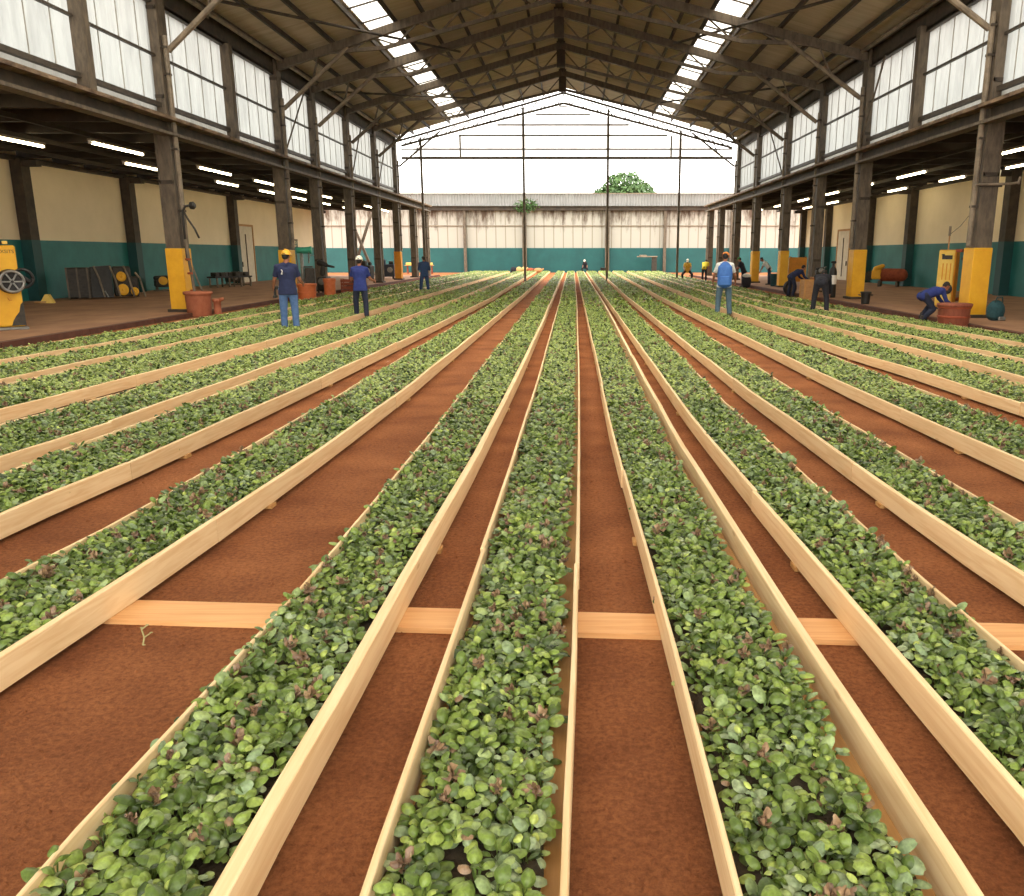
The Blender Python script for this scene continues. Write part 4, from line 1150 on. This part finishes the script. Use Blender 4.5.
for sx in (-.2, .42, .98, 1.42): MB().tube([(sx - .12, -.3, 1.27 if sx < 1.2 else 1.0), (sx + .04, -.5, .8), (sx + .18, -.6, .05)], .04, 6).build('slanted_frame', M['steel_pale'], t)
for (xx, zz, r) in ((.72, .86, .2), (.74, .34, .23), (1.2, .26, .17)):
    MB().lathe([(r, 0), (r, .06), (r * .7, .09), (r * .3, .07), (.02, .1)], (xx, -.42, zz), 18, ROTX).build('yellow_disc', M['yellow'], t)
MB().tube([(.0, -.62, .3), (.12, -.66, .05)], .03, 6).build('stand', M['grey'], t)
# small wedge by the wall
t = thing('wheel_chock', 'small yellow wedge on the platform against the left teal wall', 'chock', spot(48, 303, PZ), R(20))
b = MB(); b.add([(-.22, -.14, 0), (.22, -.14, 0), (.22, .14, 0), (-.22, .14, 0), (-.04, -.14, .3), (.08, -.14, .3), (.08, .14, .3), (-.04, .14, .3)], [(3, 2, 1, 0), (0, 1, 5, 4), (2, 3, 7, 6), (1, 2, 6, 5), (3, 0, 4, 7), (4, 5, 6, 7)]); b.build('wedge', M['yellow_pale'], t)
MB().box((-.2, 0, .04), (.36, .3, .06), None, .5, .01).build('base_board', M['tan'], t)
# small engine
def engine(name, label, loc, rz, s, disc='yellow'):
    t = thing(name, label, 'engine', loc, rz)
    MB().box((0, 0, .36 * s), (.8 * s, .5 * s, .34 * s), None, .5, .04).build('engine_block', M['dark'], t)
    MB().lathe([(.16 * s, 0), (.19 * s, .03), (.19 * s, .1), (.05, .12)], (-.08 * s, -.25 * s, .48 * s), 18, ROTX).build('flywheel', M[disc], t)
    b = MB()
    for sx in (-.32, .32):
        for sy in (-.18, .18): b.box((sx * s, sy * s, .1 * s), (.06 * s, .06 * s, .2 * s))
    b.box((0, -.18 * s, .03), (.9 * s, .06, .06)).box((0, .18 * s, .03), (.9 * s, .06, .06)); b.build('skid', M['steel'], t)
    MB().tube([(.25 * s, 0, .5 * s), (.25 * s, 0, .72 * s), (.38 * s, -.02, .76 * s)], .04 * s, 8).build('exhaust', M['grey'], t)
    MB().cap((-.35 * s, -.1, .6 * s), (.1 * s, -.1, .62 * s), .1 * s, .1 * s).build('fuel_tank', M['black'], t, True)
    return t
engine('engine', 'small black engine with a yellow flywheel on the platform by the left wall', spot(165, 291, PZ), R(35), 1.0)
engine('engine', 'grey cluttered engine at the far end of the dark bench by the left door', spot(234, 285, PZ), R(50), .95, 'grey')
# dark bench of machine parts
x0, y0 = gp(202, 288, PZ)
t = thing('parts_bench', 'low dark bench loaded with black machine parts by the left wall', 'bench', (x0 + .9, y0 + 1.4, PZ), R(66))
MB().box((0, 0, .52), (2.5, .6, .08), None, .5, .01).build('bench_top', M['black'], t)
for sx in (-1.1, -.3, .5, 1.15): MB().box((sx, -.25, .25), (.07, .07, .5)).box((sx, .25, .25), (.07, .07, .5)).box((sx, 0, .1), (.05, .5, .05)).build('leg', M['steel_pale'], t)
b = MB()
for k in range(7): b.box((-1.0 + k * .33, rnd.uniform(-.1, .1), .66), (.26, .4, rnd.uniform(.14, .26)), Matrix.Rotation(rnd.uniform(-.3, .3), 3, 'Z'), .5, .03)
b.build('part_tray', M['dark'], t)
# fittings beside the nearest left column
cx, cy = XL, LY[0]
t = thing('swan_neck_lamp', 'black swan-neck lamp arm fixed to the nearest left column', 'lamp', (cx + .42, cy - .38, 2.2))
MB().tube([(0, 0, -.6), (0, 0, .62), (.02, 0, .82), (.1, 0, .94), (.22, 0, .96)], .035, 8).build('arm', M['black'], t, True)
MB().lathe([(.05, 0), (.1, .03), (.11, .12), (.06, .17)], (.22, 0, .96), 14, ROTY).build('lamp_shade', M['black'], t)
MB().tube([(.04, 0, .8), (.14, -.02, .6), (.32, -.02, .3), (.42, -.02, .05)], .028, 8).build('hose', M['dark'], t, True)
t = thing('leaning_pole', 'thin pale pole leaning beside the nearest left column', 'pole', (-12.2, 28.0, PZ))
MB().tube([(0, 0, 0), (-.28, 0, .75), (-.56, 0, 1.75)], .028, 8).build('shaft', M['steel_pale'], t)
MB().lathe([(.05, 0), (.06, .08), (.03, .1)], (0, 0, 0), 10).build('foot', M['rust'], t)
t = thing('rusty_pipe', 'bent rusty pipe standing between the nearest left column and the clay tub', 'pipe', (cx + .5, cy - .2, PZ))
b = MB(); b.tube([(.1, -.35, .0), (.1, -.32, .5), (.02, -.2, 1.0), (-.03, -.2, 1.6), (-.06, -.2, 2.1)], .045, 8); b.build('pipe', M['steel'], t, True)
b = MB()
for z in (.6, 1.1, 1.5): b.lathe([(.075, 0), (.085, .03), (.075, .06)], (.06 - z * .06, -.24, z), 10)
b.build('pipe_collar', M['rust'], t)
def tub(name, label, cat, loc, r, h, m, hoops=0, rim=True, taper=.88, inside='compost', hoopm=None, handles=False):
    t = thing(name, label, cat, loc)
    MB().lathe([(r * taper * .97, 0), (r * taper, .02), (r * .98, h * .96), (r, h), (r * .9, h), (r * .88, h * .9), (.02, h * .88)], (0, 0, 0), 28).build('tub_wall' if name != 'barrel' else 'staves', M[m], t, True)
    if rim: MB().lathe([(r * .98, h * .86), (r * 1.08, h * .88), (r * 1.09, h * .985), (r * 1.0, h * 1.0)], (0, 0, 0), 28).build('rim', M[m], t, True)
    for k in range(hoops):
        z = h * (.12 + .72 * k / max(1, hoops - 1)); rr = r * (taper + (1 - taper) * z / h)
        MB().lathe([(rr + .004, z - .025), (rr + .016, z - .02), (rr + .016, z + .02), (rr + .004, z + .025)], (0, 0, 0), 28).build('hoop', M[hoopm or m], t, True)
    if handles:
        for sx in (-1, 1): MB().tube([(sx * r * .95, -.08, h * .72), (sx * (r + .06), -.05, h * .74), (sx * (r + .06), .05, h * .74), (sx * r * .95, .08, h * .72)], .018, 6).build('handle', M[m], t, True)
    MB().lathe([(r * .86, h * .86), (r * .5, h * .89), (.02, h * .91)], (0, 0, 0), 20).build('soil_fill', M[inside], t, True)
    return t
tub('clay_tub', 'round terracotta tub with a thick rim at the foot of the nearest left column', 'tub', (-11.0, 24.55, 0), .37, .74, 'terra', 0)
t = thing('clay_pipe', 'short broken clay pipe lying against the terracotta tub', 'pipe', (-10.48, 24.6, 0), R(-20))
MB().lathe([(.1, 0), (.12, .02), (.1, .08), (.1, .42), (.13, .44), (.13, .52), (.09, .52), (.08, .3)], (0, 0, 0), 16).build('pipe_wall', M['terra'], t, True)
MB().cap((.02, 0, .46), (.2, 0, .52), .06, .05).build('branch', M['terra'], t, True)
t = tub('square_tub', 'squat ribbed orange tub beside the kerb behind the man in jeans', 'tub', (-10.6, 33.4, 0), .36, .66, 'orange', 3, True, .94)
t = tub('orange_drum', 'narrow tall orange drum next to the squat ribbed tub', 'drum', (-10.12, 34.9, 0), .24, .82, 'orange', 2, True, .97)
b = MB()
t = thing('slatted_crate', 'red-brown slatted crate on the left platform edge behind the drum', 'crate', (-10.75, 40.2, 0), R(5))
for k in range(4): b.box((0, -.3, .08 + k * .16), (.62, .03, .11)).box((0, .3, .08 + k * .16), (.62, .03, .11)).box((-.3, 0, .08 + k * .16), (.03, .6, .11)).box((.3, 0, .08 + k * .16), (.03, .6, .11))
b.build('slats', M['rust'], t)
b = MB()
for sx in (-.28, .28):
    for sy in (-.27, .27): MB().box((sx, sy, .32), (.05, .05, .64)).build('corner_post', M['rust'], t)
MB().box((0, 0, .05), (.58, .58, .04)).build('crate_floor', M['rust'], t)
# drilling machine
t = thing('drill_press', 'tall drill press with a teal green motor head behind the orange tub', 'drill', (-11.42, 35.9, PZ), R(10))
MB().box((0, 0, .04), (.5, .6, .08), None, .5, .02).build('base', M['dark'], t)
MB().tube([(-.1, 0, .05), (-.1, 0, 1.75)], .07, 12).build('pillar', M['grey'], t, True)
b = MB(); b.cap((-.28, 0, 1.82), (.34, 0, 1.84), .12, .15, 16, True); b.cap((.26, 0, 1.84), (.34, 0, 1.84), .16, .16, 16, True); solid('motor_head', b, M['bluegreen'], t, .02, 2)
MB().box((.16, 0, 1.15), (.36, .36, .06), None, .5, .01).box((.2, .02, .6), (.4, .42, 1.0), None, .5, .03).build('table', M['dark'], t)
MB().tube([(.2, -.05, 1.7), (.2, -.05, 1.3)], .03, 8).build('spindle', M['grey'], t)
for k in range(3): MB().tube([(.3, -.1, 1.62), (.3 + .16 * math.cos(k * 2.1), -.18, 1.62 + .16 * math.sin(k * 2.1))], .012, 6).build('feed_handle', M['grey'], t)
# wire rack
t = thing('wire_rack', 'tall wire basket rack with a brown rim behind the man in jeans', 'rack', (-12.75, 38.3, PZ))
b = MB(); tyre(b, (0, 0, 2.3), .3, .03, None, 20); b.build('rim', M['steel_pale'], t)
b = MB()
for k in range(14):
    a = 2 * PI * k / 14; b.tube([(.3 * math.cos(a), .3 * math.sin(a), 2.3), (.3 * math.cos(a), .3 * math.sin(a), 1.7)], .012, 5)
for z in (1.7, 1.9, 2.1): tyre(b, (0, 0, z), .3, .01, None, 16)
b.build('basket_wire', M['teal'], t)
for k in range(3): MB().tube([(.22 * math.cos(k * 2.1), .22 * math.sin(k * 2.1), 1.7), (.34 * math.cos(k * 2.1), .34 * math.sin(k * 2.1), 0)], .02, 6).build('leg', M['steel'], t)
# black machine between the two columns
t = thing('stitching_machine', 'black bench machine with a round top and side arm near the orange drum', 'machine', (-11.05, 37.3, PZ), R(-10))
MB().box((0, 0, .4), (.46, .5, .6), None, .5, .05).build('machine_body', M['black'], t)
for sx in (-.18, .18):
    for sy in (-.2, .2): MB().box((sx, sy, .06), (.06, .06, .12)).build('leg', M['black'], t)
MB().cap((-.05, 0, .85), (.0, 0, 1.15), .13, .1).build('neck', M['dark'], t, True)
MB().cap((-.15, 0, 1.3), (.12, 0, 1.22), .15, .1).cap((.1, 0, 1.2), (.5, 0, 1.12), .06, .045).build('arm_head', M['black'], t, True)
MB().lathe([(.13, 0), (.15, .02), (.15, .05), (.04, .06)], (.02, -.26, .5), 16, ROTX).build('hand_wheel', M['grey'], t)
# dark blue machines far left
def block_machine(name, label, loc, rz, w, d, h, m):
    t = thing(name, label, 'machine', loc, rz)
    MB().box((0, 0, h * .42), (w, d, h * .62), None, .5, .05).build('machine_body', M[m], t)
    for sx in (-.4, .4):
        for sy in (-.35, .35): MB().box((sx * w, sy * d, h * .06), (.1, .1, h * .12)).build('leg', M['black'], t)
    MB().box((-w * .2, 0, h * .84), (w * .42, d * .7, h * .28), None, .5, .05).build('hopper', M[m], t)
    MB().lathe([(.17, 0), (.19, .03), (.19, .09), (.05, .1)], (w * .26, -d / 2, h * .46), 16, ROTX).build('pulley', M['grey'], t)
    MB().cap((w * .2, 0, h * .8), (w * .42, 0, h * .8), .12, .12, 12, True).build('motor', M['black'], t)
block_machine('threshing_machine', 'dark navy machine block behind the far orange-based left column', (-13.0, 58.5, PZ), R(8), 1.25, .9, 1.35, 'denim_blue')
block_machine('threshing_machine', 'smaller black machine standing left of the dark navy machine block', (-13.6, 55.5, PZ), R(-6), .8, .8, 1.3, 'black')
# far trestle with yellow slabs
t = thing('trestle_table', 'far trestle table carrying yellow slabs by the teal end wall', 'table', (-14.2, 78, 0))
MB().box((0, 0, .78), (2.6, .7, .07)).build('table_top', M['tan'], t)
for sx in (-1.1, -.3, .5, 1.15): MB().bar((sx, -.3, 0), (sx, -.1, .76), .07, .07).bar((sx, .3, 0), (sx, .1, .76), .07, .07).build('trestle_leg', M['rust'], t)
for k, sx in enumerate((-.95, -.35, .3, .95)):
    s_ = MB().box((0, 0, .1), (.5, .5, .2), None, .5, .03).build('yellow_slab', M['yellow_pale'])
    s_.location = (-14.2 + sx, 78, .82); tag(s_, ['first', 'second', 'third', 'fourth'][k] + ' yellow slab from the left on the far trestle table', 'slab', 'yellow slabs on the trestle')
# sacks and heaps at the far end of the beds
def sack(x, y, w, d, h, m, label, rz=0):
    b = MB(); b.ell((0, 0, h * .48), (w / 2, d / 2, h * .48), 16); b.box((0, 0, h * .35), (w * .8, d * .75, h * .6), None, .5, .08)
    t = thing('sack', label, 'sack', (x, y, 0), rz, 'sacks at the far end of the beds')
    solid('sack_body', b, M[m], t, .035, 6)
    MB().cap((w * .36, 0, h * .6), (w * .54, 0, h * .72), .06, .09, 10).build('tied_neck', M[m], t, True)
for px, w, m, lb in ((514, .6, 'black_cloth', 'black sack at the left end of the far heap below the teal wall'), (519.5, .62, 'sack', 'first pale burlap sack in the far heap below the teal wall'), (524.5, .62, 'sack', 'second pale burlap sack in the far heap below the teal wall'), (531, .8, 'rust', 'red-brown sack in the far heap below the teal wall'), (538.5, .9, 'tan', 'low tan sack at the right end of the far heap below the teal wall')):
    sack((px - 573) / 824 * 81.6, 82.7, w, .6, .62 if w < .8 else .5, m, lb)
tub('bucket', 'small dark bucket at the end of a bed by the teal end wall', 'bucket', ((603 - 573) / 824 * 81.5, 82.6, 0), .28, .5, 'black', 0, True, .8, handles=True)
t = thing('potting_stand', 'brown flat-topped stand on a thick post before the teal end wall', 'stand', ((652 - 573) / 824 * 81, 82.9, 0))
MB().box((-.5, 0, 1.55), (2.0, .5, .12), None, .5, .03).box((-.9, 0, 1.66), (.7, .45, .12), None, .5, .03).build('stand_top', M['steel_pale'], t)
MB().box((.2, 0, .74), (.5, .3, 1.5), None, .5, .03).build('post', M['dark'], t)
MB().box((.1, 0, .05), (1.0, .5, .1)).build('base', M['dark'], t)
# crossed braces at the far left
for a, c_ in (((-18.5, 70.5, 5.0), (-16.6, 70.5, .0)), ((-16.7, 70.75, 5.0), (-18.6, 70.75, .0))):
    struct('beam_cross_brace', MB().bar(a, c_, .2, .2), M['steel'])
# ---- right side
t = tub('barrel', 'round red-brown wooden barrel at the right kerb beside the crouching worker', 'barrel', (9.42, 20.6, 0), .38, .62, 'barrel', 3, True, .94, hoopm='rust')
t = thing('duffel_bag', 'dark teal bag slumped on the platform right of the nearest right column', 'bag', (10.95, 21.6, PZ), R(10))
b = MB(); b.ell((0, 0, .25), (.24, .2, .28), 16); b.box((0, 0, .16), (.4, .32, .3), None, .5, .08); solid('bag_body', b, M['teal_cloth'], t, .02, 5)
MB().tube([(-.1, -.08, .48), (-.06, -.1, .6), (.08, -.1, .6), (.12, -.08, .46)], .016, 6).build('handle', M['teal_cloth'], t, True)
MB().box((.05, -.21, .06), (.2, .06, .1), None, .5, .02).build('side_pocket', M['grey'], t)
t = thing('yellow_cabinet', 'battered yellow control cabinet behind the crouching worker on the right', 'cabinet', (11.62, 26.2, PZ), R(-36))
MB().box((0, .2, .92), (.5, .5, 1.78), None, .5, .02).build('cabinet_body', M['yellow_orange'], t)
MB().box((-.02, -.07, .94), (.46, .05, 1.7), None, .5, .015).build('door', M['yellow_pale'], t)
MB().box((0, .2, .03), (.56, .56, .06)).build('base_plate', M['dark'], t)
MB().box((0, -.1, 1.58), (.3, .03, .12), None, .5, .01).box((-.12, -.1, 1.66), (.08, .03, .04)).build('name_plate', M['black'], t)
b = MB()
for k in range(3): b.box((-.1 + k * .11, -.1, 1.15), (.03, .02, .5))
b.build('vent_slots', M['yellow_orange'], t)
MB().lathe([(.15, 0), (.16, .03), (.12, .05), (.02, .05)], (.08, -.095, .62), 16, ROTX).build('round_hatch', M['black'], t)
b = MB(); b.box((.3, .1, 1.78), (.2, .3, .1), None, .5, .02); b.build('cable_box', M['rust'], t)
t = thing('water_pump', 'grey-green upright pump with a valve wheel between the yellow cabinet and nearest right column', 'pump', (12.45, 26.7, PZ))
MB().tube([(0, 0, 0), (0, 0, 1.5)], .12, 12).build('pump_barrel', M['teal_dark'], t, True)
MB().lathe([(.2, 0), (.2, .06), (.13, .09)], (0, 0, 0), 16).lathe([(.13, 0), (.17, .02), (.17, .08), (.05, .14)], (0, 0, 1.48), 16).build('flange', M['dark'], t)
b = MB(); tyre(b, (0, -.2, 1.35), .12, .02, ROTX, 16); b.tube([(-.12, -.2, 1.35), (.12, -.2, 1.35)], .012, 6).tube([(0, -.2, 1.23), (0, -.2, 1.47)], .012, 6); b.build('valve_wheel', M['grey'], t)
MB().tube([(-.1, 0, .3), (-.35, -.1, .25), (-.42, -.15, .02)], .06, 8).build('outlet_pipe', M['rust'], t, True)
t = thing('tool_rod', 'thin upright rod leaning behind the yellow cabinet on the right', 'rod', (12.15, 27.4, PZ))
MB().tube([(0, 0, 0), (-.02, 0, 2.35)], .025, 6).build('rod', M['tan'], t); MB().box((-.02, 0, 2.4), (.06, .05, .3)).build('head', M['steel_pale'], t)
MB().tube([(0, 0, 2.3), (.25, -.1, 2.55), (.5, -.3, 3.0)], .008, 5).build('wire', M['black'], t)
# bracket on the nearest right column and the lamp hanging behind it
t = thing('pipe_bracket', 'horizontal pipe arm clamped across the nearest right column', 'bracket', (XR, RY[0] - .34, 3.55))
MB().tube([(-.42, 0, 0), (.5, -.02, .03), (.68, -.02, .06)], .032, 8).build('arm', M['steel_pale'], t); MB().tube([(.68, -.02, .02), (.72, -.02, .2)], .035, 8).build('hook_end', M['steel_pale'], t)
MB().box((0, .03, 0), (.58, .05, .09)).build('clamp', M['dark'], t)
t = thing('hanging_lamp', 'white hanging lamp below the tube lights on the right', 'lamp', (13.35, 27.4, 3.95))
MB().tube([(.0, 0, .5), (.06, 0, 1.2)], .015, 6).build('flex', M['black'], t)
MB().lathe([(.13, 0), (.14, .03), (.11, .45), (.05, .52), (.03, .55)], (0, 0, 0), 16, Matrix.Rotation(R(12), 3, 'Y')).build('lamp_shade', M['white'], t, True)
MB().lathe([(.1, -.05), (.11, 0), (.02, .01)], (-.02, 0, -.02), 12).build('bulb_guard', M['rust'], t)
# machine by the right wall
t = thing('compressor', 'rust-brown tank compressor with a yellow engine by the right teal wall', 'compressor', (16.6, 44.6, PZ), R(-35))
MB().cap((-.1, 0, .6), (.75, 0, .6), .34, .34, 18).build('tank', M['rust'], t, True)
for sx in (-.3, .6): MB().box((sx, 0, .15), (.1, .5, .3)).build('leg', M['steel'], t)
b = MB(); b.box((-.45, -.1, .62), (.5, .5, .5), None, .5, .06).cap((-.5, -.2, .9), (-.2, -.1, 1.05), .16, .12); solid('engine', b, M['yellow'], t, .025, 2)
MB().lathe([(.22, 0), (.25, .03), (.25, .08), (.05, .1)], (-.85, -.1, .55), 18, ROTX).build('flywheel', M['dark'], t)
tub('bucket', 'black bucket on the platform right of the second right column', 'bucket', spot(865, 304, PZ), .17, .42, 'black', 0, True, .8, handles=True)
t = thing('wooden_crate', 'tall tan wooden crate at the right kerb between the two bending workers', 'crate', (9.47, 33.6, 0), R(4))
MB().box((0, 0, .4), (.56, .5, .76), None, .5, .01).build('crate_panel', M['tan'], t)
b = MB()
for sx in (-.27, .27):
    for sy in (-.25, .25): b.box((sx, sy, .4), (.07, .05, .8))
for sx in (0,):
    for z in (.05, .77): b.box((0, -.265, z), (.6, .03, .08)).box((0, .265, z), (.6, .03, .08))
b.build('crate_frame', M['ply'], t)
t = thing('spare_tyre', 'dark tyre standing on edge on the platform beside the leaning worker', 'tyre', (9.62, 37.2, 0), R(20))
b = MB(); tyre(b, (0, 0, .34), .26, .085, ROTX); b.build('tyre', M['black'], t, True)
MB().lathe([(.19, -.03), (.19, .03), (.06, .05), (.02, .05)], (0, 0, .34), 18, ROTX).build('rim', M['steel'], t)
t = tub('bin', 'dark teal round bin on the platform beside the stooping worker', 'bin', (10.85, 44.9, PZ), .32, .66, 'teal_cloth', 2, True, .88)
t = thing('yellow_board', 'dull yellow board standing behind the fourth right column', 'board', (12.3, 46.2, PZ), R(-8))
MB().box((.0, 0, .85), (.95, .05, 1.3), None, .5, .01).build('board', M['yellow_orange'], t)
for sx in (-.4, .4): MB().box((sx, .03, .78), (.07, .05, 1.56)).build('post', M['tan'], t)
t = thing('steel_locker', 'dark teal upright locker behind the leaning worker on the right', 'locker', (12.05, 42.4, PZ), R(-10))
MB().box((0, 0, 1.0), (.5, .5, 1.85), None, .5, .02).build('locker_body', M['teal_dark'], t)
MB().box((0, -.26, 1.0), (.44, .03, 1.7), None, .5, .01).build('door', M['teal_dark'], t); MB().box((.16, -.29, 1.05), (.03, .03, .16)).build('handle', M['grey'], t)
MB().box((0, 0, .04), (.46, .46, .08)).build('plinth', M['black'], t)
sack_l = thing('red_bundle', 'red cloth bundle at the foot of the unpainted third right column', 'bundle', (10.62, 37.4, PZ))
b = MB(); b.ell((0, 0, .3), (.2, .17, .3), 14); b.ell((.08, -.05, .5), (.14, .12, .2), 12); solid('bundle_cloth', b, M['red'], sack_l, .025, 4)
MB().tube([(-.1, -.1, .52), (.02, -.17, .56), (.2, -.12, .5)], .02, 6).build('tie', M['black_cloth'], sack_l, True)
t = thing('figure_stand_in', 'dark bottle-shaped stand-in for a figure, white banded, left of the second right column', 'bottle', (10.25, 33.2, PZ))  # bottle shape stands in for an unclear, person-like upright form
MB().lathe([(.13, 0), (.15, .03), (.15, 1.0), (.12, 1.12), (.05, 1.2), (.05, 1.3), (.02, 1.32)], (0, 0, 0), 18).build('cylinder', M['black'], t, True)
MB().lathe([(.152, .52), (.156, .53), (.156, .86), (.152, .87)], (0, 0, 0), 18).build('band', M['white'], t, True)
MB().cap((-.06, 0, 1.36), (.06, 0, 1.36), .05, .05).build('valve', M['black'], t)
t = thing('work_table', 'small tan work table loaded with tools left of the second right column', 'table', (10.35, 35.0, PZ), R(5))
MB().box((0, 0, .72), (.8, .6, .06), None, .5, .01).build('table_top', M['tan'], t)
for sx in (-.35, .35):
    for sy in (-.25, .25): MB().box((sx, sy, .35), (.07, .07, .7)).build('leg', M['tan'], t)
MB().box((0, 0, .3), (.7, .5, .04)).build('shelf', M['tan'], t)
engine('bench_grinder', 'small dark grinder standing on the tan work table', (10.3, 35.0, PZ + .75), R(0), .55, 'grey')
t = thing('shoulder_bag', 'black bag with a pale top on the ground below the man in the green cap', 'bag', spot(746, 288, 0))
b = MB(); b.ell((0, 0, .36), (.28, .2, .38), 14); b.box((0, 0, .22), (.46, .32, .4), None, .5, .08); solid('bag_body', b, M['black_cloth'], t, .025, 5)
MB().ell((0, -.05, .66), (.24, .17, .12), 12).build('flap', M['pale_shirt'], t, True)
# weeds on the far ledge, tree beyond the wall
t = thing('ledge_weed', 'scrubby weed growing on the ledge of the far wall', 'weed', ((527 - 573) / 824 * 81.2, YF - .62, 6.37))
def leaf_ball(r, n, size, seed, sq=(1, 1, 1), shell=.55):
    rr = random.Random(seed); b = MB()
    for k in range(n):
        d = Vector((rr.gauss(0, 1), rr.gauss(0, 1), rr.gauss(0, 1))).normalized() * r * rr.uniform(shell, 1)
        c = Vector((d.x * sq[0], d.y * sq[1], d.z * sq[2]))
        u = Vector((rr.uniform(-1, 1), rr.uniform(-1, 1), rr.uniform(-1, 1))).normalized(); v = u.orthogonal().normalized(); s = size * rr.uniform(.6, 1.2)
        b.add([c - u * s, c - v * s * .6 + u * .1 * s, c + u * s, c + v * s * .6], [(0, 1, 2, 3)])
    return b
leaf_ball(.8, 260, .16, 3, (1.7, .4, .9), .1).build('foliage', M['tree'], t)
MB().tube([(0, 0, 0), (.1, 0, .4), (-.1, 0, .9)], .03, 5).tube([(0, 0, 0), (.6, 0, .3), (1.1, .05, .6)], .025, 5).tube([(0, 0, 0), (-.5, 0, .4), (-.9, 0, .5)], .025, 5).build('stem', M['bark'], t)
TY = 104.0
t = thing('tree', 'round-topped green tree showing above the far wall', 'tree', ((625 - 573) / 824 * TY * .973, TY, 0))
t.scale = (1.25, 1.2, 1.12)
b = MB()
for (x, y, z, r, n) in ((0, 0, 8.3, 2.3, 900), (1.5, .4, 7.6, 1.7, 600), (-1.7, -.2, 7.3, 1.7, 600), (.3, -1.2, 7.6, 1.7, 500), (2.3, 0, 7.0, 1.2, 300), (-2.7, 0, 6.8, 1.2, 300)):
    q = leaf_ball(r, n, .27, int(n + x * 10), (1, 1, .85), .6); b.add([(p[0] + x, p[1] + y, p[2] + z) for p in q.v], q.f)
b.build('crown', M['tree'], t)
b = MB(); b.tube([(0, 0, 0), (.1, 0, 3), (0, 0, 7)], [.35, .28, .15], 10)
for k in range(5): b.tube([(0, 0, 4 + k * .4), (1.6 * math.cos(k * 1.3), 1.2 * math.sin(k * 1.3), 7 + k * .2)], [.14, .05], 6)
b.build('trunk', M['bark'], t, True)
# dry sprig on the path
t = thing('dry_sprig', 'small dry yellowish sprig on the soil below the left cross plank', 'sprig', spot(143, 645, 0))
b = MB(); b.tube([(0, 0, .0), (.0, .02, .03), (-.02, .04, .06), (.0, .06, .075)], .004, 5).tube([(0, .02, .03), (.03, .03, .05)], .003, 5).tube([(-.02, .04, .06), (-.03, .06, .06)], .003, 5); b.build('stem', M['stalk'], t)
b = MB()
for p in ((.03, .03, .05), (0, .06, .075), (-.03, .06, .06), (.01, -.01, .006)): b.ell(p, (.009, .006, .003), 6)
b.build('dry_leaf', M['stalk'], t)

# ------------------------------------------------------------------ daylight
w = bpy.data.worlds.new('overcast_sky'); scene.world = w; w.use_nodes = True
bg = w.node_tree.nodes['Background']
bg.inputs['Color'].default_value = (1, .965, .91, 1)
bg.inputs['Strength'].default_value = 3.2
